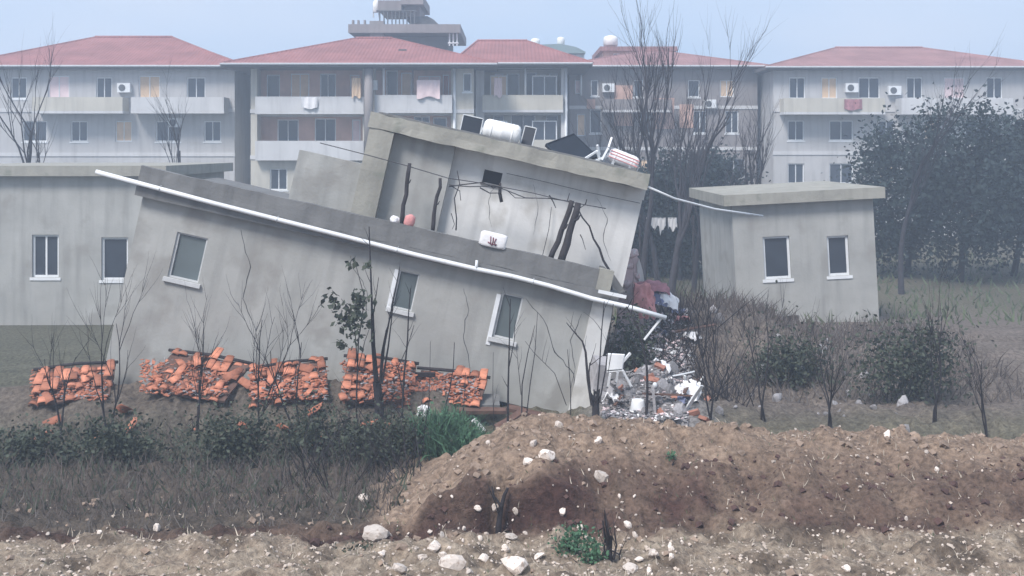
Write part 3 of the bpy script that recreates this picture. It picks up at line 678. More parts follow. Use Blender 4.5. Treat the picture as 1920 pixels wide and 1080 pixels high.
def shards(name, n_, boxes, m, lab, seed, smax=.09):
    g = random.Random(seed); mb = MB()
    for k in range(n_):
        px0, py0, px1, py1, Da, Db = boxes[k % len(boxes)]; t = g.random(); D = Da + (Db - Da) * t
        p = P(g.uniform(px0, px1), py0 + (py1 - py0) * t, D); p.z = max(p.z + g.uniform(.02, .10), g1(p.x, D) + .01); r_ = smax * g.uniform(.3, 1)
        a_ = Vector((g.gauss(0, 1), g.gauss(0, 1), g.gauss(0, .35))).normalized() * r_; b_ = Vector((-a_.y, a_.x, g.gauss(0, .3) * r_)) * g.uniform(.5, 1); n3 = a_.cross(b_).normalized() * .008
        c4 = [p + a_, p + b_ * .9, p - a_ * g.uniform(.5, 1), p - b_]
        mb.add([q + n3 for q in c4] + [q - n3 for q in c4], [(0,1,2,3),(7,6,5,4),(0,4,5,1),(1,5,6,2),(2,6,7,3),(3,7,4,0)])
    return tag(mb.build(name, M[m]), lab, 'debris', kind='stuff')
HEAP = [(640, 684, 772, 756, 23.1, 21.9), (768, 706, 898, 756, 23.2, 22.3), (470, 690, 612, 752, 23.1, 21.9), (265, 680, 425, 744, 23.3, 22.1), (60, 696, 200, 752, 23.2, 22.2)]
shards('tile_shards', 2200, HEAP, 'tile', 'broken clay shards strewn over the fallen roofs', 1)
shards('plaster_crumbs', 800, HEAP, 'rubble', 'grey plaster crumbs strewn over the fallen roofs', 2, .07)
# beam on the tile heap and dark boards under the lifted wall
o = MB().gbox(-.30, .30, -.06, .06, -.045, .045, .1, .015).build('charred_beam', M['bark'], None, loc=P(790, 702, 22.9), rot=(0, R(2), .1)); tag(o, 'short dark beam lying on top of the fallen tiles', 'beam')
for i, (px, py, D, l, rz, ry, lab) in enumerate([(905, 770, 22.2, 1.1, .1, 1, 'long dark board under the lifted house wall'), (985, 772, 21.8, .8, -.3, 8, 'dark broken board sticking out above the earth mound'), (958, 786, 21.2, .7, .5, -24, 'slanting dark board at the left end of the mound')]):
    o = MB().gbox(-l/2, l/2, -.09, .09, -.035, .035, .15, .02).build('broken_board', M['deck'], None, loc=P(px, py, D), rot=(.2, R(ry), rz)); tag(o, lab, 'board')
o = MB().gbox(-.55, .55, -.35, .35, -.10, .10, .15, .02).build('broken_slab', M['concrete'], None, loc=P(888, 756, 22.8), rot=(.1, R(3), .05)); tag(o, 'flat grey concrete slab lying below the fallen tiles', 'slab')
lumpy('bag', M['cloth_white'], (.13, .1, .14), 22, 'crumpled white plastic bag below the fallen tiles', 'bag', P(795, 772, 21.8), (.2, .3, .1), sq=.9, jit=.4)
o = MB().gbox(-.16, .16, -.02, .02, -.05, .05, .06, .02).build('white_scrap', M['cloth_white'], None, loc=P(897, 797, 20.6), rot=(.2, R(50), .2)); tag(o, 'slanting white scrap of board above the green bush', 'scrap')

# ------------------------------------------------------------------ apartment blocks behind
smat('wall_cream', (0.50, 0.475, 0.41), var=.1, scale=.5, bump=.05, streak=.35)
smat('wall_grey', (0.46, 0.455, 0.45), var=.1, scale=.5, bump=.05, streak=.4)
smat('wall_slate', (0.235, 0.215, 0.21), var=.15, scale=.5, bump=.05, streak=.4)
smat('wall_pale', (0.56, 0.56, 0.56), var=.08, scale=.5, bump=.05, streak=.35)
smat('wall_peach', (0.55, 0.36, 0.29), var=.2, scale=.8, bump=.1, streak=.3)
smat('wall_dark', (0.10, 0.105, 0.11), var=.2, scale=.6, bump=.05, streak=.3)
smat('soffit', (0.10, 0.09, 0.09), var=.15, scale=1, bump=0)
smat('curtain_cream', (0.68, 0.50, 0.34), var=.12, scale=2, bump=0)
smat('curtain_pink', (0.78, 0.62, 0.62), var=.1, scale=2, bump=0)
smat('curtain_red', (0.36, 0.12, 0.10), var=.2, scale=2, bump=0)
smat('roof_green', (0.20, 0.27, 0.27), var=.15, scale=.6, bump=0)

def block(label, D, px0, px1, eave, depth, roof, wallm='wall_grey', opens=(), autos=True, ov=.7, roofm='tile_far', hip=(1, 1), z0=-.6, fl=2.9, pitch_py=None, name='apartment_block', logs=(), logm='wall_cream'):
    """a block of flats with its front at distance D; opens = (px0,py0,px1,py1,kind)"""
    xa = (px0 - CX) * D / F; xb = (px1 - CX) * D / F; xc = (xa + xb) / 2; w = xb - xa; ze = P(0, eave, D).z
    root = empty(name, (xc, D, 0)); tag(root, label, 'building')
    holes = []; todo = []
    for (a, t, b_, bt, kind) in opens:
        p = P(a, t, D); q = P(b_, bt, D); h = [p.x - xc, q.x - xc, q.z, p.z]; holes.append(h); todo.append((h, kind))
    if autos:
        lo = min([h[2] for h in holes] or [ze]); fz = ze - fl
        n_ = max(2, int(w / 2.9)); top = True
        while fz > -.2:
            if fz + .8 + 1.35 < lo - .15 or not holes:
                for i in range(n_):
                    x = -w/2 + (i + .5) * w / n_; ww = .55 if (i * 7 + int(fz)) % 3 else .8
                    h = [x - ww, x + ww, fz + .85, fz + 2.2]; holes.append(h); todo.append((h, 'win' if (i + int(fz)) % 4 else 'curtain_cream'))
            fz -= fl
    for (a, t, b_, bt, wins) in logs:
        p = P(a, t, D); q = P(b_, bt, D); h = [p.x - xc, q.x - xc, q.z, p.z]; ih = []
        for (wa, wt, wb, wbt, kind) in wins:
            p2 = P(wa, wt, D + 1.5); q2 = P(wb, wbt, D + 1.5); ih.append(([p2.x - xc, q2.x - xc, q2.z, p2.z], kind))
        holes = [k_ for k_ in holes if k_[1] < h[0] or k_[0] > h[1] or k_[3] < h[2] or k_[2] > h[3]] + [h]
        rw = MB().wall(h[0] - .3, h[1] + .3, h[2] - .3, h[3] + .3, [k_ for k_, _ in ih], 1.5, .2).build('recessed_wall', M[logm], root)
        MB().box(h[0] - .3, h[1] + .3, .302, 1.49, h[2] - .32, h[2] - .01).build('loggia_floor', M['wall_pale'], root)
        for k_, kind in ih: window_part(k_, 1.52, root, .07, (k_[1] - k_[0]) > .9, False, 0, 'white_paint' if kind != 'dark' else 'wall_dark', {'win': 'glass_far', 'dark': 'glass_far'}.get(kind, kind))
    MB().wall(-w/2, w/2, z0, ze, holes, 0, .3).build('front_wall', M[wallm], root)
    s_ = MB(); s_.wall(0, depth - .3, z0, ze, [], 0, .3)
    s_.build('side_wall', M[wallm], root, loc=(w/2 - .002, .301, 0), rot=(0, 0, R(90))); s_.build('side_wall', M[wallm], root, loc=(-w/2 + .302, .301, 0), rot=(0, 0, R(90)))
    MB().box(-w/2 + .31, w/2 - .31, depth - .3, depth, z0, ze - .01).build('back_wall', M[wallm], root)
    for h, kind in todo:
        if kind == 'void':
            MB().box(h[0] - .1, h[1] + .1, 1.4, 1.5, h[2] - .1, h[3] + .1).build('recess_back', M['wall_dark'], root); continue
        matg = {'win': 'glass_far', 'door': 'glass_far'}.get(kind, kind)
        window_part(h, .06, root, .07, (h[1] - h[0]) > .9, kind == 'win', 0, 'white_paint' if kind != 'dark' else 'wall_dark', matg if matg != 'dark' else 'glass_far')
    k = fl; 
    while ze - k > 0:
        MB().box(-w/2 - .03, w/2 + .03, -.05, -.002, ze - k - .12, ze - k + .12).build('floor_band', M['wall_pale'], root); k += fl
    if roof == 'hip':
        zr = P(0, pitch_py, D + depth / 2).z; o2 = ov; y0, y1 = -o2, depth + o2; ym = depth / 2; rl = w/2 + o2; ins = min(ym + o2, rl * .9)
        ra, rb = -rl + ins * hip[0], rl - ins * hip[1]
        vs = [(-rl, y0, ze), (rl, y0, ze), (rl, y1, ze), (-rl, y1, ze), (ra, ym, zr), (rb, ym, zr)]
        rf = MB().add(vs, [(0, 1, 5, 4), (2, 3, 4, 5), (1, 2, 5), (3, 0, 4)]).build('roof', M[roofm], root)
        MB().box(-rl, rl, y0, y1, ze - .22, ze - .004).build('eave', M['soffit'], rf)
        rg = MB(); 
        MB().tube([(ra, ym, zr + .02), (rb, ym, zr + .02)], .10, 6).build('ridge', M[roofm], rf)
        for (a, b_) in (((-rl, y0, ze), (ra, ym, zr)), ((rl, y0, ze), (rb, ym, zr))): MB().tube([a, b_], .08, 5).build('hip_cap', M[roofm], rf)
        MB().tube([(-rl, y0 - .06, ze - .05), (rl, y0 - .06, ze - .05)], .07, 6).build('gutter', M['steel'], rf)
    else:
        MB().box(-w/2 - ov, w/2 + ov, -ov, depth + ov, ze + .002, ze + .35).build('roof', M[roofm], root)
    return root, xc
def bal(root, xc, D, px0, px1, top, bot, m='wall_cream', out=1.2, rail=None):
    """balcony: slab and parapet standing out from the wall"""
    Db = D - out; a = P(px0, top, Db); b_ = P(px1, bot, Db); x0, x1 = a.x - xc, b_.x - xc
    s_ = MB().box(x0, x1, -out, -.004, b_.z - .16, b_.z).build('balcony', M['wall_pale'], root)
    MB().box(x0 + .01, x1 - .01, -out + .003, -out + .12, b_.z + .002, a.z).build('parapet', M[m], s_)
    for xx in (x0 + .01, x1 - .13): MB().box(xx, xx + .12, -out + .123, -.006, b_.z + .002, a.z).build('end_parapet', M[m], s_)
    return s_
def pipe(root, xc, D, px, top, bot, r=.09, m='white_paint', nm='downpipe', y_=-.1):
    a = P(px, top, D); b_ = P(px, bot, D); return MB().tube([(a.x - xc, y_, a.z), (b_.x - xc, y_, b_.z)], r, 8).build(nm, M[m], root, smooth=True)

# block A: left, red hip roof, balconies
A, xA = block('apartment block with red hip roof and cream balconies behind the leaning house', 67, 470, 888, 122, 11.5, 'hip', 'wall_cream', [
    (868, 137, 884, 172, 'win'), (868, 220, 884, 255, 'win')], pitch_py=72, ov=1.5, logm='wall_peach', logs=[
    (704, 128, 846, 206, [(724, 132, 746, 186, 'win'), (752, 136, 772, 204, 'curtain_cream'), (784, 142, 826, 188, 'curtain_pink'), (830, 140, 842, 200, 'curtain_red')]),
    (482, 128, 680, 208, [(500, 140, 525, 200, 'win'), (545, 138, 580, 200, 'curtain_cream'), (600, 138, 630, 190, 'win'), (656, 140, 674, 202, 'curtain_pink')]),
    (704, 213, 846, 292, [(722, 222, 748, 280, 'win'), (776, 218, 806, 284, 'win'), (812, 220, 838, 270, 'win')]),
    (482, 215, 680, 294, [(520, 224, 560, 280, 'win'), (590, 222, 630, 280, 'win'), (660, 224, 676, 284, 'curtain_pink')])])
bal(A, xA, 67, 702, 848, 178, 207, 'wall_pale', .5); bal(A, xA, 67, 478, 682, 181, 209, 'wall_pale', .5)
bal(A, xA, 67, 702, 848, 262, 294, 'wall_pale', .5); bal(A, xA, 67, 478, 682, 264, 296, 'wall_pale', .5)
pipe(A, xA, 67, 852, 126, 460); pipe(A, xA, 66.6, 719.5, 128, 180, .07, 'white_paint', 'balcony_post', -.42); pipe(A, xA, 66.6, 774, 130, 178, .05, 'wall_dark', 'balcony_post', -.42)
pipe(A, xA, 65.8, 690, 128, 300, .28, 'wall_slate', 'column', -.9)
a_ = P(756, 98, 69.5); MB().box(a_.x - xA - .25, a_.x - xA + .25, 1.9, 2.5, a_.z - .5, a_.z + .15).build('roof_vent', M['soffit'], A)
# block B: middle, red hip roof
Bk, xB = block('middle apartment block with red hip roof and a white downpipe', 68.5, 892, 1064, 121, 12, 'hip', 'wall_pale', [], pitch_py=77, hip=(.35, 1), ov=1.5, logm='wall_cream', logs=[
    (908, 128, 1052, 206, [(928, 138, 944, 200, 'curtain_pink'), (950, 138, 974, 190, 'win'), (986, 136, 1006, 200, 'win'), (1012, 140, 1024, 190, 'curtain_cream'), (1030, 138, 1046, 186, 'win')]),
    (908, 212, 1052, 290, [(925, 216, 945, 270, 'win'), (958, 214, 1004, 284, 'win'), (1024, 216, 1046, 266, 'win')])])
bal(Bk, xB, 68.5, 904, 1056, 178, 206, 'wall_cream', .5); bal(Bk, xB, 68.5, 904, 1056, 262, 290, 'wall_cream', .5)
pipe(Bk, xB, 68.5, 1061, 124, 460); pipe(Bk, xB, 68.1, 985, 128, 180, .06, 'white_paint', 'balcony_post', -.42)
# block C: front to the right with its shade put into the wall colour, and its pink roofs
Ck, xC = block('long dark fronted apartment block behind the bare trees', 75, 1068, 1420, 124, 12, 'hip', 'wall_slate', [
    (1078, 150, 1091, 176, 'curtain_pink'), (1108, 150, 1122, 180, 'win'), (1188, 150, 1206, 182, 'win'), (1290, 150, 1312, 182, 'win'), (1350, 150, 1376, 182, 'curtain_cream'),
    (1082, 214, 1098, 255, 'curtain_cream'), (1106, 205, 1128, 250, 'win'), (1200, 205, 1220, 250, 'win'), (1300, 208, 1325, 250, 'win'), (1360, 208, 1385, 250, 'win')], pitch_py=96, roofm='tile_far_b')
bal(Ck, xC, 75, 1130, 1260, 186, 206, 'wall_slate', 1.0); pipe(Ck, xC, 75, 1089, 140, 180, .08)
for (p0, q0, p1, q1) in ((1152, 160, 1186, 236), (1224, 184, 1264, 242), (1274, 196, 1300, 240), (1100, 186, 1116, 204)):
    a_ = P(p0, q0, 75); b_ = P(p1, q1, 75)
    MB().gbox(a_.x - xC, b_.x - xC, -.06, -.004, b_.z, a_.z, .4, .03).build('bare_brick_patch', M['wall_peach'], Ck)
Gk, xG = block('small pinkish roof house with a white tank behind the bare trees', 84, 1132, 1262, 96, 8, 'flat', 'wall_peach', [(1150, 100, 1162, 112, 'win'), (1200, 102, 1214, 114, 'win')], roofm='tile_far_b', ov=.3)
Dk, xD = block('pale apartment block with red roof at the far right', 72, 1450, 1960, 126, 12, 'hip', 'wall_grey', [
    (1480, 145, 1510, 185, 'win'), (1540, 145, 1570, 185, 'curtain_cream'), (1610, 145, 1650, 185, 'win'), (1700, 145, 1730, 185, 'win'), (1770, 145, 1810, 185, 'curtain_pink'), (1850, 145, 1880, 185, 'win')], pitch_py=90, roofm='tile_far_b')
bal(Dk, xD, 72, 1470, 1660, 184, 210, 'wall_cream'); bal(Dk, xD, 72, 1690, 1900, 184, 210, 'wall_pale')
Ek, xE = block('pale apartment block with red roof at the far left', 70, -60, 440, 124, 12, 'hip', 'wall_grey', [
    (20, 145, 50, 185, 'win'), (90, 142, 130, 185, 'curtain_pink'), (180, 145, 210, 185, 'win'), (260, 142, 300, 185, 'curtain_cream'), (350, 145, 385, 185, 'win')], pitch_py=70)
bal(Ek, xE, 70, 60, 230, 182, 208, 'wall_cream'); bal(Ek, xE, 70, 245, 420, 182, 208, 'wall_pale')
def cooler(root, xc, D, px, py):
    p = P(px, py, D); o_ = MB().box(p.x - xc - .42, p.x - xc + .42, -.34, -.01, p.z - .3, p.z + .3).build('air_conditioner', M['white_paint'], root)
    lathe(MB(), [(0, .22), (.02, .22)], 14).build('fan_grille', M['wall_dark'], o_, rot=(0, 0, R(-90)), loc=(p.x - xc - .1, -.342, p.z))
for a_ in ((A, xA, 67, 696, 160), (Ck, xC, 75, 1140, 165), (Ck, xC, 75, 1330, 195), (Dk, xD, 72, 1675, 170), (Dk, xD, 72, 1595, 165), (Ek, xE, 70, 235, 165), (Ek, xE, 70, 330, 230)): cooler(*a_)
def laundry(px, py, D, w, h, m_, lab, seed):
    p = P(px, py, D); vs = []; fs = []
    for j in range(4):
        for i in range(9): u_ = i / 8; vs.append(((u_ - .5) * w, .06 * math.sin(u_ * 15 + seed + j * .4), -j / 3 * h * (1 + .08 * math.sin(u_ * 7 + seed))))
    for j in range(3):
        for i in range(8): fs.append((j*9+i, j*9+i+1, (j+1)*9+i+1, (j+1)*9+i))
    n0 = len(vs); vs += [(a, b_ + .03, c_) for a, b_, c_ in vs]; fs += [tuple(n0 + k for k in f[::-1]) for f in fs]
    o_ = MB().add(vs, fs).build('hanging_sheet', M[m_], None, True, (p.x, D, p.z)); tag(o_, lab, 'sheet', 'sheets hung on the balconies')
laundry(803, 150, 66.35, 1.45, 1.1, 'curtain_pink', 'large pale pink sheet hung on the cream balcony behind the leaning house', 1)
laundry(668, 146, 66.35, .55, 1.2, 'curtain_cream', 'narrow cream sheet hung on the balcony above the left roof edge', 2)
laundry(934, 146, 67.9, .5, 1.2, 'curtain_pink', 'narrow pink sheet hung on the middle block balcony', 3)
laundry(580, 182, 66.35, 1.0, .7, 'cloth_white', 'white sheet over the balcony left of the leaning house roof', 4)
laundry(1600, 186, 70.7, 1.2, .7, 'cloth_red', 'red sheet over a balcony of the far right block', 5)
# tall unfinished building rising behind block A
T = empty('unfinished_building', (P(765, 0, 84).x, 84, 0)); tag(T, 'unfinished concrete building with a dark roof terrace above the red roof', 'building')
xT = T.location.x
def tb(p0, q0, p1, q1, y0, y1, m, nm):
    a_ = P(p0, q0, 84); b_ = P(p1, q1, 84); return MB().box(a_.x - xT, b_.x - xT, y0, y1, b_.z, a_.z).build(nm, M[m], T)
tb(660, 66, 838, 440, 1.2, 9, 'wall_dark', 'upper_walls'); tb(655, 47, 864, 63, -.6, 10, 'wall_slate', 'terrace_slab'); tb(694, 40, 720, 92, -.3, .6, 'wall_slate', 'stair_core')
tb(708, 0, 752, 19, .2, 6, 'wall_slate', 'roof_tank_room'); tb(752, -8, 794, 9, -.3, 6.5, 'wall_slate', 'upper_canopy'); tb(756, 9.2, 786, 30, .8, 5.5, 'wall_slate', 'stair_housing')
a_ = [P(px, py, 84) for px, py in ((770, 30.5), (800, 28.5), (812, 35), (824, 46.5), (770, 46.5))]
MB().prism([(p.x - xT, p.z) for p in a_], .5, 5).build('stair_cover', M['wall_dark'], T)
for px in (712, 720, 727, 735, 742, 749, 756, 763, 770, 777): tb(px - .9, 20, px + .9, 46.8, -.1, .15, 'wall_dark', 'railing_post')
tb(706, 19.4, 780, 21.6, -.12, .2, 'wall_dark', 'railing_bar')
for px in (843, 850, 857): tb(px - 1.2, 63.2, px + 1.2, 86, -.2, .1, 'white_paint', 'terrace_post')
tb(840, 80, 860, 82, -.25, .15, 'white_paint', 'terrace_rail')
for px in (662, 672, 684): tb(px - 1.5, 38, px + 1.5, 46.8, -.2, .3, 'wall_slate', 'starter_column')
# far flat building with two white tanks, and tanks elsewhere on roofs
Fk = empty('far_building', (P(1040, 0, 100).x, 100, 0)); tag(Fk, 'low far building with a pale green roof carrying two white tanks', 'building'); xF = Fk.location.x
a_ = [P(px, py, 100) for px, py in ((986, 100), (986, 88), (1010, 83.5), (1050, 82), (1080, 88), (1098, 97), (1098, 100))]
MB().prism([(p.x - xF, p.z) for p in a_], 0, 8).build('roof', M['roof_green'], Fk)
a_ = P(988, 101, 100); b_ = P(1096, 420, 100); MB().box(a_.x - xF, b_.x - xF, .3, 7.7, b_.z, a_.z - .02).build('wall', M['wall_pale'], Fk)
def roof_tank(px, py, D, w, h, lab):
    p = P(px, py, D); root = empty('roof_tank', (p.x, D + .5, p.z - h/2)); tag(root, lab, 'water tank', 'white water tanks on far roofs')
    lathe(MB(), [(0, w*.45), (.02, w*.5), (h*.7, w*.5), (h*.9, w*.4), (h, w*.12)], 16).build('tank_body', M['tank'], root, smooth=True, rot=(0, R(-90), 0))
    for sx in (-1, 1): MB().box(sx*w*.4 - .05, sx*w*.4 + .05, -.05, .05, -.4, .02).build('leg', M['steel'], root)
roof_tank(1004, 78, 101, .9, .75, 'left of the two white tanks on the pale green far roof')
roof_tank(1052, 76, 101, .75, .8, 'right of the two white tanks on the pale green far roof')
roof_tank(1146, 75, 85, 1.15, .85, 'wide white tank on the pinkish house behind the bare trees')
roof_tank(704, 10, 84.5, .55, 1.0, 'white tank at the top left of the unfinished building')

# neighbouring houses to either side
Nl, xN = block('grey plastered house standing upright left of the leaning house', 36, -120, 300, 330, 8, 'flat', 'plaster', [(60, 440, 110, 520, 'win'), (190, 445, 240, 525, 'win')], roofm='concrete_roof', ov=.3, autos=False, name='grey_house', fl=60)
Nr, xR_ = block('small grey concrete house with two dark windows right of the rubble', 34, 1385, 1650, 378, 6, 'flat', 'plaster', [(1440, 440, 1490, 520, 'win'), (1560, 445, 1600, 520, 'win'), (1450, 590, 1500, 680, 'void')], roofm='concrete_roof', ov=.3, autos=False, name='small_house', fl=60)
Nr.rotation_euler = (0, R(-3), 0)

# ------------------------------------------------------------------ right side: rubble, brush, plastic furniture
RB = [rock_mesh('rubble_chunk', M['rubble'], 40 + k, 12, 2, (1, .8, .6)) for k in range(6)]
BRK = MB().gbox(-.11, .11, -.05, .05, -.035, .035, .07, .006).mesh('brick', M['brick'])
rr = random.Random(11)
for k in range(270):
    if k < 220: px = rr.uniform(1128, 1290); D = rr.uniform(20.9, 23.4)
    else: px = rr.uniform(1270, 1700); D = rr.uniform(20.5, 28)
    x = (px - CX) * D / F; s_ = rr.choice([.04, .05, .06, .08, .1, .14, .2]) * rr.uniform(.8, 1.2)
    o = link('rubble_chunk', RB[k % 6], None, (x, D, g1(x, D) + s_ * .25), (rr.uniform(0, 6), rr.uniform(0, 6), rr.uniform(0, 6)), (s_,) * 3)
    tag(o, ('small' if s_ < .09 else 'medium' if s_ < .15 else 'large') + ' jagged concrete chunk ' + ('in the rubble heap at the house corner' if k < 220 else 'scattered before the small grey house'), 'rubble', 'concrete rubble chunks')
for k in range(24):
    px = rr.uniform(1135, 1330); D = rr.uniform(21, 24); x = (px - CX) * D / F
    o = link('loose_brick', BRK, None, (x, D, g1(x, D) + .06), (rr.uniform(0, 6), rr.uniform(-.5, .5), rr.uniform(0, 6))); tag(o, 'loose red brick lying in the rubble right of the house', 'brick', 'loose bricks in the rubble')
for i, (px, py, D, w, h, ry, rz, lab) in enumerate([(1172, 752, 22.3, .75, .14, 32, .3, 'tilted grey slab leaning down into the rubble'), (1126, 700, 22.9, .35, .6, 8, .2, 'broken dark concrete block at the foot of the house corner'), (1240, 762, 21.8, .5, .2, -12, .5, 'pale broken slab at the right of the rubble')]):
    o = MB().gbox(-w/2, w/2, -.25, .25, -h/2, h/2, .12, .035).build('broken_slab', M['rubble'], None, loc=P(px, py, D), rot=(.2, R(ry), rz)); tag(o, lab, 'slab')
def drape(name, m, w, d, seed, label, cat, loc, rot, group=None, fold=.5, hump=.25):
    nx_, ny_ = 16, 12; vs = []; fs = []
    for j in range(ny_):
        for i in range(nx_):
            u_ = i / (nx_ - 1) - .5; v_ = j / (ny_ - 1) - .5; q = Vector((u_ * 3 + seed * 1.7, v_ * 3, seed))
            e = 1 + .28 * mnoise.noise(Vector((math.atan2(v_, u_) * 1.3, seed, 0)))
            z = hump * d * (1 - 3.2 * (u_*u_ + v_*v_)) + fold * d * (.35 * mnoise.noise(q) + .22 * mnoise.noise(q * 2.3) + .06 * math.sin(u_ * 22 + v_ * 9 + seed))
            vs.append((u_ * w * e, v_ * d * e, z))
    for j in range(ny_ - 1):
        for i in range(nx_ - 1): fs.append((j*nx_+i, j*nx_+i+1, (j+1)*nx_+i+1, (j+1)*nx_+i))
    n0 = len(vs); vs += [(a, b_, c_ - .012) for a, b_, c_ in vs]; fs += [tuple(n0 + k for k in f[::-1]) for f in fs]
    o = MB().add(vs, fs).build(name, m, None, True, loc, rot); return tag(o, label, cat, group)
# pinkish broken wall stub with a torn red cloth behind it
o_ = P(1182, 590, 27.5); wf = empty('broken_wall', (o_.x, o_.y, o_.z - 1.9)); tag(wf, 'pinkish broken wall stub rising behind the right corner of the house', 'wall')
def wp(px, py): p = P(px, py, 27.5); return (p.x - o_.x, p.z - o_.z + 1.9)
MB().prism([wp(1150, 725), wp(1160, 560), wp(1166, 530), wp(1172, 512), wp(1176, 492), wp(1181, 480), wp(1190, 476), wp(1197, 484), wp(1199, 505), wp(1205, 528), wp(1201, 552), wp(1197, 575), wp(1206, 600), wp(1212, 725)], -.15, .2).build('wall_stub', M['pink_plaster'], wf)
for (px, py, s_) in ((1188, 476, .16), (1180, 498, .12), (1174, 530, .14), (1196, 515, .13), (1182, 560, .17), (1168, 565, .12), (1200, 545, .12), (1190, 590, .16)):
    q = wp(px, py); link('broken_lump', rock_mesh('broken_lump', M['pink_plaster'], px, 9, 2), wf, (q[0], -.12, q[1]), (px, py, 0), (s_, s_ * .9, s_))
MB().prism([wp(1197, 484), wp(1203, 505), wp(1207, 530), wp(1200, 545), wp(1195, 520), wp(1192, 495)], -.22, -.16).build('pale_plaster_flake', M['plaster_pale'], wf)
smat('cloth_blue', (0.16, 0.18, 0.28), var=.3)
drape('torn_cloth', M['cloth_red'], .9, .45, 31, 'torn reddish cloth draped over rubble behind the white pipe', 'cloth', P(1222, 538, 27), (R(24), R(4), .1))
drape('torn_cloth', M['cloth_pink'], .5, .7, 33, 'crumpled pink cloth beside the pinkish broken wall', 'cloth', P(1206, 552, 26.7), (R(50), R(14), .1))
drape('torn_cloth', M['cloth_pink'], .4, .6, 37, 'pink cloth hanging below the torn red cloth', 'cloth', P(1214, 576, 26.6), (R(70), R(4), .1))
drape('plastic_sheet', M['cloth_white'], .55, .5, 35, 'crumpled white sheet at the right of the torn red cloth', 'sheet', P(1253, 562, 26.9), (R(35), R(20), .1))
drape('torn_cloth', M['cloth_blue'], .7, .5, 36, 'dark blue cloth under the torn red cloth', 'cloth', P(1236, 560, 26.9), (R(40), R(10), .1))
shards('rubble_crumbs', 1500, [(1130, 735, 1290, 790, 23.4, 20.9), (1150, 700, 1260, 760, 23.2, 21.6)], 'rubble', 'crushed concrete crumbs in the heap at the house corner', 5, .07)
shards('bank_crumbs', 700, [(1165, 595, 1300, 720, 28.5, 24.2)], 'rubble', 'grey crumbs of concrete scattered on the brushy bank', 8, .11)
shards('white_crumbs', 320, [(1130, 735, 1290, 790, 23.4, 20.9), (1190, 590, 1290, 700, 28.5, 25)], 'cloth_white', 'small white scraps strewn through the debris', 6, .07)
shards('brick_crumbs', 520, [(1130, 735, 1290, 790, 23.4, 20.9), (1190, 600, 1290, 700, 28.5, 25), (1160, 590, 1280, 690, 28, 24.6)], 'pink_plaster', 'small pinkish plaster scraps strewn through the debris', 7, .08)
# overturned white plastic chair
cp = P(1160, 682, 21.6); ch = empty('plastic_chair', cp, (0, 0, 0)); tag(ch, 'white plastic garden chair overturned on the rubble', 'chair')
def cw(px, py, dD=0): return P(px, py, 21.6 + dD) - cp
MB().add([cw(1137, 664), cw(1170, 666), cw(1166, 694), cw(1138, 696), cw(1139, 662, .05), cw(1172, 664, .05), cw(1168, 692, .05), cw(1140, 694, .05)], [(0,1,2,3),(7,6,5,4),(0,4,5,1),(1,5,6,2),(2,6,7,3),(3,7,4,0)]).build('backrest', M['white_plastic'], ch)
MB().add([cw(1138, 694), cw(1167, 692), cw(1170, 704, .4), cw(1142, 706, .4), cw(1138, 698), cw(1167, 696), cw(1170, 709, .4), cw(1142, 711, .4)], [(0,1,2,3),(7,6,5,4),(0,4,5,1),(1,5,6,2),(2,6,7,3),(3,7,4,0)]).build('seat', M['white_plastic'], ch)
for a_, b_ in (((1166, 680), (1182, 662)), ((1167, 694), (1183, 724)), ((1144, 700), (1140, 724)), ((1158, 698), (1156, 716))): MB().bar(cw(*a_, .02), cw(*b_, .1), .045, .045).build('leg', M['white_plastic'], ch)
# bucket, bottle and beams
p = P(1196, 758, 21.6); bk = empty('bucket', (p.x, p.y, p.z - .15)); tag(bk, 'white upturned plastic bucket in the rubble', 'bucket')
lathe(MB(), [(0, .16), (.02, .165), (.22, .13), (.25, .12), (.26, .05)], 20).build('bucket_body', M['white_plastic'], bk, smooth=True, rot=(0, R(-90), 0))
MB().tube([(math.cos(t) * .165, math.sin(t) * .165, .02) for t in np.linspace(0, 2 * math.pi, 17)], .012, 5).build('rim', M['white_plastic'], bk, smooth=True)
lumpy('white_ball', M['white_plastic'], (.05, .05, .06), 41, 'small white lump on the rubble right of the bucket', 'debris', P(1228, 722, 21.7), (0, 0, 0), sub=2, sq=.95, jit=.08)
for (a_, b_, D, lab) in (((1234, 672), (1246, 700), 25.5, 'thin pale stick leaning on the brushy bank'), ((1250, 697), (1290, 694), 25.8, 'pale horizontal stick on the brushy bank'), ((1140, 716), (1178, 748), 21.9, 'pale plank slanting across the rubble'), ((1224, 725), (1228, 775), 21.3, 'upright pale splintered post in the rubble')):
    q = P(*b_, D); o = MB().bar((0, 0, 0), P(*a_, D) - q, .05, .05).build('wood_stick', M['rubble'], None, loc=q); tag(o, lab, 'stick')
rr = random.Random(77)
for nm, cat_, m_, lab, n_ in (('cloth_scrap', 'cloth', 'cloth_white', 'crumpled white scrap in the debris right of the house', 16), ('cloth_scrap', 'cloth', 'cloth_pink', 'crumpled pink scrap in the debris right of the house', 8), ('cloth_scrap', 'cloth', 'cloth_blue', 'crumpled dark blue scrap in the debris right of the house', 8)):
    for k in range(n_):
        px = rr.uniform(1150, 1300); D = rr.uniform(21.3, 28.5); x = (px - CX) * D / F; s_ = rr.uniform(.06, .17)
        drape(nm, M[m_], s_ * rr.uniform(2.2, 4), s_ * 2.2, 200 + k, lab, cat_, (x, D, g1(x, D) + s_ * .6), (rr.uniform(-.2, .7), rr.uniform(-.6, .6), rr.uniform(0, 3)), 'scraps in the debris', .9)
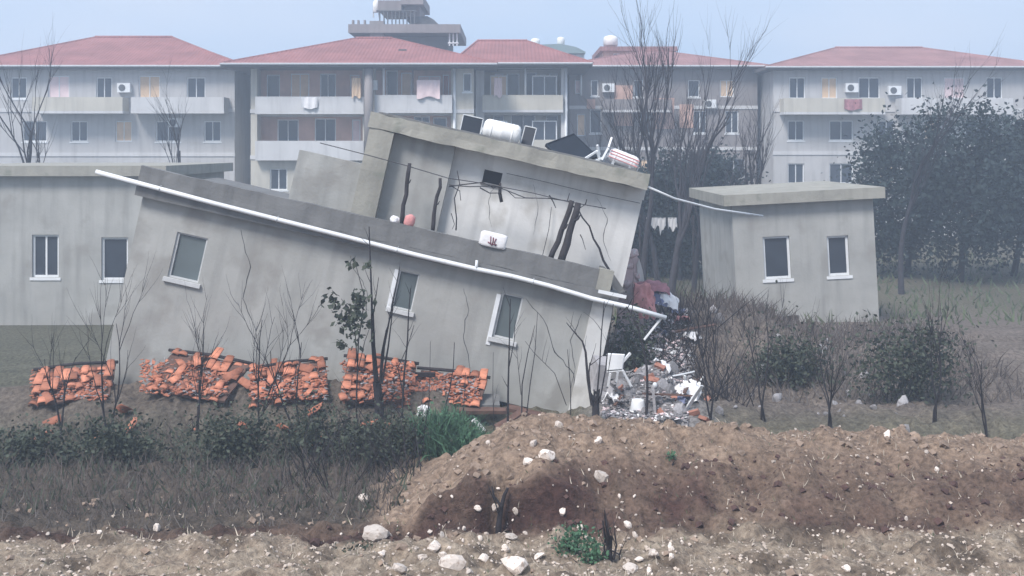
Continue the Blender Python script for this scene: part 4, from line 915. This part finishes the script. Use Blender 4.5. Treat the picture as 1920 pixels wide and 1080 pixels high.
for k in range(34):
    px = rr.uniform(1135, 1320); D = rr.uniform(21.2, 28.5); x = (px - CX) * D / F; l = rr.uniform(.3, 1.1); dk = k % 3
    o = MB().gbox(-l/2, l/2, -rr.uniform(.02, .07), .04, -.015, .015, .2, .012).build('splintered_board', M[('deck', 'rubble', 'white_paint')[dk]], None, loc=(x, D, g1(x, D) + rr.uniform(.08, .3)), rot=(rr.gauss(0, .4), rr.gauss(0, .6), rr.uniform(0, 3.1)))
    tag(o, ('splintered dark board sticking out of the debris right of the house', 'splintered grey board sticking out of the debris right of the house', 'splintered white board sticking out of the debris right of the house')[dk], 'board', 'splintered boards in the debris')
# washing line with white cloths, far behind the right corner
LD = 46.0; la = P(1200, 404, LD); lb = P(1300, 408, LD)
wl = empty('washing_line', (la.x, LD, g1(la.x, LD))); tag(wl, 'washing line between two posts far behind the right corner', 'washing line')
for q in (la, lb): MB().tube([(q.x - la.x, 0, -.1), (q.x - la.x, 0, q.z - wl.location.z + .1)], .05, 7).build('post', M['wood_old'], wl, smooth=True)
MB().tube([(0, 0, la.z - wl.location.z), ((lb.x - la.x) / 2, 0, la.z - wl.location.z - .12), (lb.x - la.x, 0, lb.z - wl.location.z)], .012, 5).build('line', M['wire'], wl)
def hung(px, w, h, lab, seed, tails=()):
    p = P(px, 408, LD); rr = random.Random(seed); vs = []; fs = []; nx_, nz_ = 9, 6
    for j in range(nz_):
        for i in range(nx_):
            u_ = i / (nx_ - 1); v_ = j / (nz_ - 1); drop = h * (1 + .25 * math.sin(u_ * 9 + seed) + sum(t[1] for t in tails if abs(u_ - t[0]) < .12))
            vs.append(((u_ - .5) * w, .05 * math.sin(u_ * 17 + seed + v_ * 2), -v_ * drop))
    for j in range(nz_ - 1):
        for i in range(nx_ - 1): fs.append((j*nx_+i, j*nx_+i+1, (j+1)*nx_+i+1, (j+1)*nx_+i))
    n0 = len(vs); vs += [(a_, b_ + .02, c_) for a_, b_, c_ in vs]; fs += [tuple(n0 + k for k in f[::-1]) for f in fs]
    o = MB().add(vs, fs).build('hanging_cloth', M['cloth_white'], None, smooth=True, loc=(p.x, LD, p.z)); tag(o, lab, 'cloth', 'white cloths on the washing line')
hung(1221, .45, .38, 'white cloth at the near end of the washing line', 1, ((.3, .6),)); hung(1238, .5, .45, 'white cloth with a long tail in the middle of the washing line', 2, ((.5, .7),)); hung(1261, .4, .5, 'white cloth at the far end of the washing line', 3)

# ------------------------------------------------------------------ trees and plants
for i, (px, D, h, r, lean, lab) in enumerate([
    (1188, 44, 12.0, .17, (-.02, 0), 'tall bare tree left of the group behind the roof corner'), (1205, 42, 12.2, .17, (.03, 0), 'tall bare forked tree second in the group behind the roof'),
    (1236, 45, 11.4, .14, (-.03, 0), 'bare tree with thin upright twigs in the middle of the group'), (1256, 41, 12.4, .17, (.01, 0), 'tallest bare tree at the right of the group'),
    (1142, 47, 9.4, .09, (.0, 0), 'slender bare tree leftmost of the group'), (1170, 52, 10.2, .11, (.0, 0), 'bare tree standing farthest back in the group'), (1222, 50, 10.6, .11, (.02, 0), 'bare tree just behind the two forked ones of the group'), (1275, 49, 10.4, .12, (-.02, 0), 'bare tree behind the washing line'), (1300, 43, 11.5, .12, (.05, 0), 'bare tree right of the group over the brushy bank'),
    (1395, 46, 11, .12, (-.02, 0), 'bare tree left of the small grey house'), (1690, 44, 11.8, .13, (.02, 0), 'bare tree right of the small grey house'), (330, 48, 11, .13, (.03, 0), 'bare tree between the two left houses'), (60, 46, 11.5, .13, (.0, 0), 'bare tree over the upright grey house')]):
    bare_tree('bare_tree', lab, (px - CX) * D / F, D, h * .87, r, 100 + i, 'bare trees behind the houses', lean=lean, depth=3, kids=(4, 6), ang=.33, tfrac=.68)
def evergreen(px, D, top_py, rx, seed, lab, m='leaf_ever', n_=12000, size=.19):
    x = (px - CX) * D / F; z0 = g1(x, D); zt = P(px, top_py, D).z; h = zt - z0
    root = empty('evergreen_tree', (x, D, z0)); tag(root, lab, 'tree', 'dark evergreen trees behind the houses')
    rr = random.Random(seed); tm = MB(); cm = MB()
    branches(cm, Vector((0, 0, -.1)), Vector((rr.gauss(0, .05), 0, 1)), h * .62, .16, 2, rr, .08, (5, 7), .7, tm, 6, 6)
    tm.build('trunk', M['bark'], root, smooth=True)
    cb = cm.build('limbs', M['bark'], root, smooth=True)
    lm = MB(); add_leaves(lm, n_, (0, 0, h * .54), (rx, rx, h * .50), size, clumps=56, seed=seed, spread=.30, shell=.45)
    lm.build('crown', M[m], root)
for i, a_ in enumerate([(1222, 52, 316, 2.1, 'dark evergreen behind the right roof corner of the leaning house'), (1268, 50, 300, 2.0, 'dark evergreen behind the washing line'), (1335, 52, 286, 2.4, 'dark evergreen over the brushy bank'),
                        (1700, 50, 238, 3.0, 'large dark evergreen right of the small grey house'), (1800, 48, 196, 3.4, 'tallest dark evergreen at the far right'), (1900, 50, 226, 3.0, 'dark evergreen at the right edge'),
                        (1180, 50, 320, 1.3, 'low dark evergreen hidden behind the right wall of the leaning house')]):
    evergreen(a_[0], a_[1], a_[2], a_[3], 300 + i, a_[4])
def bush(name, px, D, w, h, seed, lab, m, n_=1600, size=.07, base_drop=0.0, cat='bush', stems=6, group=None, y_rad=.35, up=.3):
    x = (px - CX) * D / F; z0 = g1(x, D) - base_drop; root = empty(name, (x, D, z0)); tag(root, lab, cat, group)
    rr = random.Random(seed); sm_ = MB()
    for k in range(stems):
        pts, rad = bent((rr.uniform(-w*.2, w*.2), rr.uniform(-.1, .1), -.05), (rr.gauss(0, .45), rr.gauss(0, .3), 1), h * rr.uniform(.6, .95), 5, .014, rr, .12); sm_.tube(pts, rad, 4, cap=False)
    sm_.build('stem', M['bark'], root)
    lm = MB(); add_leaves(lm, n_, (0, 0, h * .5), (w/2, y_rad, h * .5), size, clumps=26, seed=seed, spread=.75, shell=.3, updir=up); lm.build('foliage', M[m], root)
    return root
def grass_clump(px, D, w, h, n_, seed, lab, m='leaf_green'):
    x = (px - CX) * D / F; z0 = g1(x, D); root = empty('grass_clump', (x, D, z0)); tag(root, lab, 'grass clump', 'bright green clumps left of the mound'); g = random.Random(seed)
    for part in range(3):
        mb = MB()
        for k in range(n_ // 3):
            a_ = Vector((g.gauss(0, w * .26), g.gauss(0, .22), -.03)); l = h * g.uniform(.45, 1.1); d = Vector((g.gauss(0, .3), g.gauss(0, .25), 1)).normalized(); s_ = Vector((math.cos(g.uniform(0, 3.1)), math.sin(g.uniform(0, 3.1)), 0)) * g.uniform(.008, .020)
            p1 = a_ + d * l * .55; p2 = p1 + (d + Vector((d.x * 1.6, d.y * 1.6, -.35))).normalized() * l * .5
            mb.add([a_ - s_ * .6, a_ + s_ * .6, p1 + s_, p1 - s_, p2], [(0, 1, 2, 3), (3, 2, 4)])
        mb.build('blades', M[m], root)['kind'] = 'stuff'
    lm = MB(); add_leaves(lm, n_ // 2, (0, 0, h * .4), (w * .5, .35, h * .45), .06, clumps=20, seed=seed, spread=.7, shell=.2, updir=.9); lm.build('foliage', M[m], root)
smat('leaf_grass', (0.06, 0.135, 0.075), var=.5, scale=4, bump=0)
grass_clump(828, 19.6, .85, .86, 1500, 1, 'tall bright green grassy clump left of the mound', 'leaf_grass')
grass_clump(878, 19.3, .6, .74, 900, 2, 'lower bright green grassy clump against the slope of the mound', 'leaf_grass')
bush('dark_bush', 740, 19.3, 1.0, .75, 3, 'grey green weedy bush below the dark tree trunk', 'leaf_dark', 2200, .07, stems=8)
bush('dark_bush', 675, 18.8, .9, .7, 4, 'dark low bush left of the tree trunk', 'leaf_dark', 2000, .07, stems=8)
bush('dark_bush', 600, 19.5, 1.2, .9, 5, 'dark bush beyond the tree trunk to the left', 'leaf_dark', 2200, .07, stems=8)
bush('dark_bush', 440, 19.2, 1.4, .9, 6, 'wide dark bush below the left fallen roof', 'leaf_dark', 2600, .075, stems=8)
bush('dark_bush', 230, 19.0, 1.5, .9, 7, 'wide dark bush on the left bank', 'leaf_dark', 2600, .075, stems=8)
bush('dark_bush', 60, 19.2, 1.4, .8, 8, 'dark bush at the left edge', 'leaf_dark', 2400, .075, stems=8)
bush('dark_bush', 1186, 24.4, 1.0, 1.75, 9, 'dark green bush behind the overturned chair', 'leaf_dark', 2800, .09, stems=8)
bush('dark_bush', 1480, 25.0, 1.8, 1.3, 10, 'dark green bush in front of the small grey house', 'leaf_dark', 2600, .09, stems=8)
bush('dark_bush', 1700, 24.0, 2.2, 1.7, 11, 'broad dark green bush right of the small grey house', 'leaf_dark', 3600, .09, stems=8)
bush('green_weed', 1072, 13.15, .42, .28, 12, 'small green weed at the foot of the dug soil', 'leaf_green', 520, .045, stems=5, cat='weed', y_rad=.15, up=1)
bush('green_weed', 1105, 12.75, .28, .34, 13, 'green weed beside the dark stump', 'leaf_green', 320, .045, stems=5, cat='weed', y_rad=.12, up=1)
bush('green_weed', 1258, 15.2, .16, .12, 14, 'tiny green weed on the right of the mound', 'leaf_green', 90, .035, stems=3, cat='weed', y_rad=.08, up=1)
bush('green_weed', 672, 13.3, .4, .22, 15, 'low green weed at the left of the gravel bank', 'leaf_dark', 300, .045, stems=4, cat='weed', y_rad=.15, up=1)
# leafy sapling at the left edge of the house
def leafy(px, D, lab, seed, spots, lines):
    base = P(lines[0][0][-1][0], lines[0][0][-1][1], D); root = empty('leafy_sapling', base); tag(root, lab, 'sapling')
    for (pts, r0, r1) in lines:
        q = [P(a, b_, D) - base for a, b_ in pts]; MB().tube(q, [r0 + (r1 - r0) * i / (len(q) - 1) for i in range(len(q))], 5).build('stem', M['bark'], root, smooth=True)
    lm = MB()
    for i, (a, b_, r_, n_) in enumerate(spots): q = P(a, b_, D) - base; add_leaves(lm, n_, q, (r_, .18, r_), .13, clumps=5, seed=seed + i, spread=.7, shell=.3, updir=-.6)
    lm.build('foliage', M['leaf_dark'], root)
leafy(680, 21, 'dark leafed sapling at the left in front of the house wall', 50, [(668, 580, .22, 60), (676, 555, .16, 34), (664, 618, .25, 62), (684, 612, .15, 26), (660, 496, .12, 14), (684, 500, .1, 16), (640, 590, .25, 50), (620, 560, .2, 30), (650, 640, .2, 36)],
      [([(668, 500), (684, 560), (672, 640), (668, 760), (672, 850)], .006, .022), ([(640, 560), (664, 600), (670, 680)], .005, .012), ([(700, 596), (684, 640), (670, 700)], .004, .01)])
# bare saplings in front of the house
def sapling(lab, base, lines, D, group='bare saplings in front of the house', twigs=6, seed=0, name='bare_sapling'):
    b0 = P(*base, D); zg = g1(b0.x, D); root = empty(name, (b0.x, D, zg - .03)); tag(root, lab, 'sapling', group)
    o_ = root.location; rr = random.Random(seed)
    for (pts, r0, r1) in lines:
        q = [P(a, b_, D + (i * .05 if len(pts) > 2 else 0)) - o_ for i, (a, b_) in enumerate(pts)]
        if (q[0].z > .02) and abs(pts[0][0] - base[0]) < 3 and abs(pts[0][1] - base[1]) < 3: q = [Vector((q[0].x, 0, 0))] + q
        n_ = len(q); w = MB().tube(q, [r0 + (r1 - r0) * i / (n_ - 1) for i in range(n_)], 6, cap=False); st_ = w.build('stem', M['bark'], root, smooth=True)
        tw = MB()
        for k in range(twigs):
            t = rr.uniform(.35, .98) * (n_ - 1); i = min(n_ - 2, int(t)); c0 = q[i].lerp(q[i+1], t - i)
            pts_, rad = bent(c0, (rr.gauss(0, .35), rr.gauss(0, .3), 1), rr.uniform(.2, .55), 4, max(.0045, r1 * .8), rr, .1); tw.tube(pts_, rad, 4, cap=False)
        if twigs: tw.build('twigs', M['bark'], st_)
    return root
sapling('thick dark tree trunk with many upright shoots at the left', (708, 812), [
    ([(708, 812), (712, 770), (708, 730), (706, 715)], .105, .085), ([(704, 720), (698, 640), (697, 560), (694, 480), (692, 425)], .035, .010), ([(708, 715), (702, 650), (700, 590), (710, 520)], .03, .006),
    ([(713, 720), (720, 650), (730, 600), (742, 540), (750, 500)], .03, .006), ([(716, 720), (728, 650), (734, 600), (738, 560)], .025, .006), ([(712, 720), (716, 660), (724, 620), (736, 585)], .022, .006)], 21.4, seed=1, twigs=4)
sapling('bare sapling rising by the left window', (754, 770), [([(754, 770), (758, 700), (764, 640), (766, 590), (770, 540)], .028, .010), ([(756, 740), (746, 690), (764, 650), (776, 610)], .014, .005)], 21.6, seed=2, twigs=3)
sapling('thin bare shoot over the fallen tiles', (804, 770), [([(804, 770), (806, 700), (807, 640)], .010, .004)], 21.4, seed=3, twigs=1)
sapling('bare shoot forking above the green bush', (832, 780), [([(832, 780), (842, 735), (850, 690), (852, 642)], .018, .007), ([(826, 790), (838, 750), (846, 720)], .014, .006)], 20.9, seed=4, twigs=1)
sapling('short bare shoot right of the fallen tiles', (868, 790), [([(868, 790), (871, 740), (873, 698)], .013, .005)], 20.8, seed=5, twigs=1)
sapling('straight bare sapling in front of the tall white framed window', (952, 790), [([(952, 790), (953, 720), (955, 640), (957, 560)], .030, .010), ([(954, 690), (964, 640), (966, 600)], .012, .005)], 20.6, seed=6, twigs=3)
sapling('pair of bare shoots right of the tall window', (984, 790), [([(978, 790), (979, 720), (990, 660), (1003, 610)], .016, .005), ([(986, 790), (994, 720), (1003, 660), (1008, 585)], .015, .005), ([(977, 740), (972, 690), (968, 650)], .008, .004)], 20.5, seed=7, twigs=2)
sapling('lone thin shoot on the middle of the grey wall', (926, 790), [([(926, 790), (924, 730), (925, 660)], .009, .004)], 20.7, seed=8, twigs=1)
sapling('bare shoot left of the dark stump', (1070, 790), [([(1070, 790), (1070, 730), (1066, 680), (1064, 655)], .013, .005), ([(1062, 760), (1040, 700), (1000, 660), (985, 640)], .008, .004)], 20.3, seed=9, twigs=2)
sapling('dark stump with curving bare stems at the house corner', (1117, 775), [([(1117, 775), (1117, 762), (1116, 748)], .085, .07), ([(1110, 760), (1102, 710), (1098, 660), (1092, 640), (1076, 622), (1062, 605)], .034, .008), ([(1118, 755), (1124, 690), (1128, 620), (1133, 565)], .02, .008), ([(1124, 755), (1136, 690), (1142, 630), (1150, 570)], .018, .007), ([(1108, 750), (1104, 700), (1106, 680)], .02, .012)], 20.6, seed=10, twigs=3)
sapling('long curved bare sapling over the rubble at the right', (1212, 775), [([(1212, 775), (1214, 730), (1213, 690), (1206, 650), (1196, 615), (1184, 590), (1174, 575)], .034, .014), ([(1174, 578), (1158, 592), (1150, 640), (1140, 700)], .014, .006), ([(1184, 590), (1188, 560), (1186, 530)], .012, .005)], 21.2, seed=11, twigs=2)
sapling('slanting pale bare stick through the green bush', (786, 860), [([(786, 860), (795, 810), (806, 745)], .012, .008)], 19.2, seed=12, twigs=0)
o = sapling('twiggy dark stump at the bottom by the green weed', (1142, 1055), [([(1142, 1055), (1142, 1030), (1145, 1004)], .05, .03), ([(1136, 1050), (1132, 1020), (1138, 1000)], .018, .006), ([(1150, 1050), (1156, 1022), (1152, 1000)], .018, .006), ([(1142, 1030), (1162, 1040), (1160, 1062)], .012, .005)], 12.75, seed=13, twigs=4, group=None, name='twiggy_stump')
sapling('dark root hanging down the cut face of the mound', (934, 1000), [([(934, 1000), (936, 975), (940, 950), (945, 930), (952, 915)], .055, .02), ([(940, 950), (926, 930), (922, 912)], .02, .008)], 14.08, seed=14, twigs=1, group=None, name='exposed_root')
for i, (px, D, h, lean) in enumerate([(560, 21, 2.6, -.06), (480, 20.6, 3.2, .05), (370, 21.2, 2.4, .02), (210, 20.8, 3.0, -.04), (110, 21, 2.6, .06), (1340, 21, 2.6, .05), (1430, 21.6, 3.0, -.08), (1560, 21, 2.4, .04), (1750, 21.4, 3.2, .02), (1850, 20.8, 2.6, -.05)]):
    lab = ['bare sapling below the left fallen roof', 'taller bare sapling before the left end of the house', 'bare sapling under the leftmost window of the leaning house', 'bare sapling in front of the upright grey house', 'leftmost bare sapling before the upright grey house', 'bare sapling right of the rubble', 'bare sapling before the small grey house', 'short bare sapling before the small grey house', 'tall bare sapling before the broad bush', 'rightmost bare sapling on the far right bank'][i]
    bare_tree('bare_sapling', lab, (px - CX) * D / F, D, h, .035, 500 + i, 'bare saplings in front of the house', m='bark', lean=(lean, 0), depth=2, kids=(3, 5), ang=.4, stems=2, tfrac=.75)

# brush: dead stems and litter nobody could count
def brush(name, n_, region, h, m, lab, seed, r=.006, leaves=0, cat='undergrowth', dens=None):
    g = random.Random(seed); mb = MB()
    k = 0
    while k < n_:
        x = g.uniform(region[0], region[1]); y_ = g.uniform(region[2], region[3])
        if dens and g.random() > dens(x, y_): continue
        k += 1; z = g1(x, y_) if n_ < 4000 else 0
        hh = h * g.uniform(.3, 1.1); a_ = Vector((x, y_, z - .02)); d = Vector((g.gauss(0, .45), g.gauss(0, .35), 1)) * hh
        s_ = Vector((-d.z, 0, d.x)).normalized() * r * g.uniform(.6, 1.5); t_ = Vector((0, s_.length, 0)); mid = a_ + d * .5 + Vector((g.gauss(0, .06), g.gauss(0, .06), 0)) * hh
        mb.add([a_ - s_, a_ + s_, a_ + t_, mid - s_ * .7, mid + s_ * .7, mid + t_ * .7, a_ + d], [(0,1,4,3),(1,2,5,4),(2,0,3,5),(3,4,6),(4,5,6),(5,3,6)])
    return tag(mb.build(name, M[m]), lab, cat, kind='stuff')
brush('dry_brush', 2600, (-10, -1.7, 15.2, 21.5), .42, 'brush', 'dead grey brown brush on the left of the mound', 1, .007)
brush('grey_brush', 1300, (-10, -1.9, 14.4, 20.5), .3, 'brush_grey', 'pale dry grass stems among the left brush', 2, .006)
brush('green_undergrowth', 1500, (-10, -1.6, 15.5, 21), .26, 'leaf_dark', 'low dark green growth among the left brush', 3, .014)
brush('bank_brush', 2400, (2.6, 12, 24.2, 31), .55, 'brush', 'tangled dead brush on the bank right of the house', 4, .010)
brush('bank_grey_brush', 1600, (2.6, 12, 24, 31), .45, 'brush_grey', 'pale dead stems on the bank right of the house', 5, .010)
brush('thin_stems', 190, (-3.9, -1.5, 17.2, 21.2), 1.15, 'bark', 'tangle of thin dark bare stems left of the mound', 21, .008)
brush('branch_tangle', 330, (2.1, 5.2, 22.8, 28.5), 1.35, 'bark', 'tangle of thin dark branches on the debris right of the house', 22, .010)
brush('dry_grass', 800, (-6, 8, 11.6, 18), .09, 'grass', 'sparse short weeds on the mound and gravel bank', 6, .005)
M['straw'] = mat('straw', (0.50, 0.44, 0.36), .3, 3, .9, 0)
brush('straw_litter', 700, (-6, 8, 11.8, 16.6), .13, 'straw', 'pale straw and splinters strewn over the mound', 9, .006)
brush('far_grass', 1800, (2.5, 26, 32, 62), .5, 'grass', 'rough grey green grass behind the right bank', 7, .03)

# ------------------------------------------------------------------ stones on the mound
ST = [rock_mesh('pale_stone', M['stone'], 60 + k, 8 + k % 4, 2, (1, .85, .7)) for k in range(7)]
def stone(px, py, D, w, lab, k, rot=(0, 0, 0), flat=1.0, group=None, name='pale_stone'):
    p = P(px, py, D); zg = g1(p.x, D); s_ = w * D / F / 2 * 1.15
    o = link(name, ST[k % 7], None, (p.x, D, zg + s_ * .22), rot, (s_, s_ * .9, s_ * flat)); tag(o, lab, 'stone', group); return o
def ground_hit(px, py):
    """distance at which the sight line of a pixel meets the ground"""
    Ds = np.arange(11.5, 24, .01); x = (px - CX) * Ds / F; z = CZ - (py - HY) * Ds / F
    i = np.argmax(gz(x, Ds) >= z); return float(Ds[i])
for (px, py, w, k, rot, fl, lab) in ((1027, 856, 32, 0, (0, 0, .3), 1.0, 'rounded pale stone, largest on the upper slope of the mound'), (991, 870, 27, 1, (.2, .3, 1), .9, 'flat topped pale stone beside the rounded one'),
        (1131, 901, 36, 2, (1.2, .8, .2), .9, 'triangular pale stone on the right slope of the mound'), (1047, 800, 22, 3, (0, 1, .5), 1.0, 'tan stone near the crest of the mound'),
        (896, 960, 14, 4, (0, 0, 0), 1.2, 'grey pinkish stone stuck in the dug soil'), (680, 938, 26, 5, (.3, .2, 0), .8, 'pale stone among the brush at the left'),
        (850, 1066, 52, 6, (.2, .1, .4), .9, 'large cream stone at the bottom left of the gravel bank'), (965, 1070, 62, 0, (.5, .2, 2), .8, 'largest pale stone at the bottom of the gravel bank'), (748, 1070, 34, 1, (.1, .5, 1), .9, 'cream stone near the bottom left corner of the bank'),
        (1180, 1072, 40, 3, (.3, .1, 1), .8, 'pinkish pale stone at the bottom right of the bank'), (958, 1008, 26, 4, (.1, .1, .6), .6, 'flat white stone on the edge of the gravel bank'), (1176, 984, 20, 5, (.3, .9, .2), .9, 'white angular stone at the foot of the right slope'), (832, 1043, 20, 2, (1, .3, .1), 1.0, 'small upright cream stone above the large cream one'), (700, 1010, 60, 1, (0, .1, .3), .9, 'big tan boulder at the left end of the gravel bank'), (815, 1030, 34, 2, (.3, .1, .8), .8, 'tan stone between the big boulder and the upright cream stone'), (905, 1052, 24, 5, (.6, .1, .8), .7, 'flat tan stone between the two large stones at the bottom'), (1225, 1040, 30, 6, (.1, .4, 1.8), .7, 'tan stone right of the dark twiggy stump'), (1010, 1046, 26, 3, (.1, .4, 2.8), .6, 'flat cream stone left of the green weed')):
    D = ground_hit(px, py); stone(px, py, D, w, lab, k, rot, fl)
rr = random.Random(21)
for k in range(150):
    px = rr.uniform(20, 1900) if k % 2 else rr.uniform(700, 1264); py = rr.choice([rr.uniform(980, 1078), rr.uniform(800, 1000), rr.uniform(985, 1078)])
    if px < 790 and py < 985: continue
    D = ground_hit(px, py)
    if D < 11.6 or D > 18: continue
    stone(px, py, D, (w_ := rr.choice([4, 5, 6, 7, 8, 10, 13, 19])), ('tiny' if w_ < 7 else 'small' if w_ < 11 else 'fist sized') + ' pale stone on the ' + ('gravel bank' if D < 13.9 else 'dug dark face of the mound' if D < 14.9 else 'upper slope of the mound') + (' left of the mound' if px < 760 else ' below the leaning house' if px < 1264 else ' farther right'), k, (rr.uniform(0, 6), rr.uniform(0, 6), rr.uniform(0, 6)), rr.uniform(.6, 1), 'small pale stones on the bare earth')
# gravel and clods
def scatter(name, n_, m, lab, smin, smax, seed, pr, pw=3):
    g = np.random.default_rng(seed); base = np.array([(1,0,-.6),(-.5,.87,-.6),(-.5,-.87,-.6),(-1,0,.4),(.5,-.87,.5),(.5,.87,.5),(0,0,1)]) ; fc = [(0,1,5),(1,3,5),(1,2,3),(2,4,3),(2,0,4),(0,5,4),(5,3,6),(3,4,6),(4,5,6),(0,2,1)]
    x = g.uniform(-7.5, 8, n_ * 3); y_ = g.uniform(11.6, 17, n_ * 3); keep = g.random(n_ * 3) < pr(x, y_); x = x[keep][:n_]; y_ = y_[keep][:n_]; z = gz(x, y_)
    s_ = smin + (smax - smin) * g.random(len(x)) ** pw
    q = base[None] * (.7 + .6 * g.random((len(x), 7, 3))) * s_[:, None, None] * np.array((1, 1, .7))
    a_ = g.uniform(0, 6.3, len(x)); ca_, sa_ = np.cos(a_)[:, None], np.sin(a_)[:, None]
    v = np.stack([q[..., 0] * ca_ - q[..., 1] * sa_, q[..., 0] * sa_ + q[..., 1] * ca_, q[..., 2]], -1) + np.stack([x, y_, z + s_ * .15], -1)[:, None]
    f = (np.array(fc)[None] + (np.arange(len(x)) * 7)[:, None, None]).reshape(-1, 3)
    mb = MB(); mb.v = v.reshape(-1, 3).tolist(); mb.f = f.tolist(); mb.m = [0] * len(mb.f)
    return tag(mb.build(name, M[m]), lab, 'gravel', kind='stuff')
scatter('gravel', 3600, 'gravel', 'fine pale gravel over the bank and mound', .008, .035, 1, lambda x, y_: np.where(y_ < 14, .9, np.where(y_ < 14.8, .10, .22)) * np.where((x < -1.8) & (y_ > 14.2), .1, 1))
DUGF = lambda x, y_: ((y_ > 13.9) & (y_ < 14.5 + .5 * np.clip(x + .2, 0, 2.0))) * 1.0
scatter('soil_clods', 1500, 'clod', 'crumbled brown soil clods on the mound', .012, .08, 2, lambda x, y_: np.where(y_ < 13.8, .15, .8) * (1 - .95 * DUGF(x, y_)) * np.where((x < -2) & (y_ > 14.2), .25, 1), 5)
scatter('damp_clods', 1100, 'clod_dark', 'dark damp soil clods on the dug face of the mound', .014, .08, 3, lambda x, y_: .9 * DUGF(x, y_) * np.where(x < -2, .2, 1), 5)

# ------------------------------------------------------------------ haze
hz = MB().box(-175, 175, -14, 232, -4, 24).build('haze', None)
hz.data.materials.clear(); hm = bpy.data.materials.new('haze'); hm.use_nodes = True; hn = hm.node_tree; hn.nodes.clear()
ho = hn.nodes.new('ShaderNodeOutputMaterial'); hv = hn.nodes.new('ShaderNodeVolumePrincipled')
hv.inputs['Color'].default_value = (.72, .84, 1.0, 1); hv.inputs['Density'].default_value = .0043; hv.inputs['Anisotropy'].default_value = .2
hn.links.new(hv.outputs['Volume'], ho.inputs['Volume']); hz.data.materials.append(hm)
tag(hz, 'thin pale blue haze filling the air', 'haze', kind='stuff')
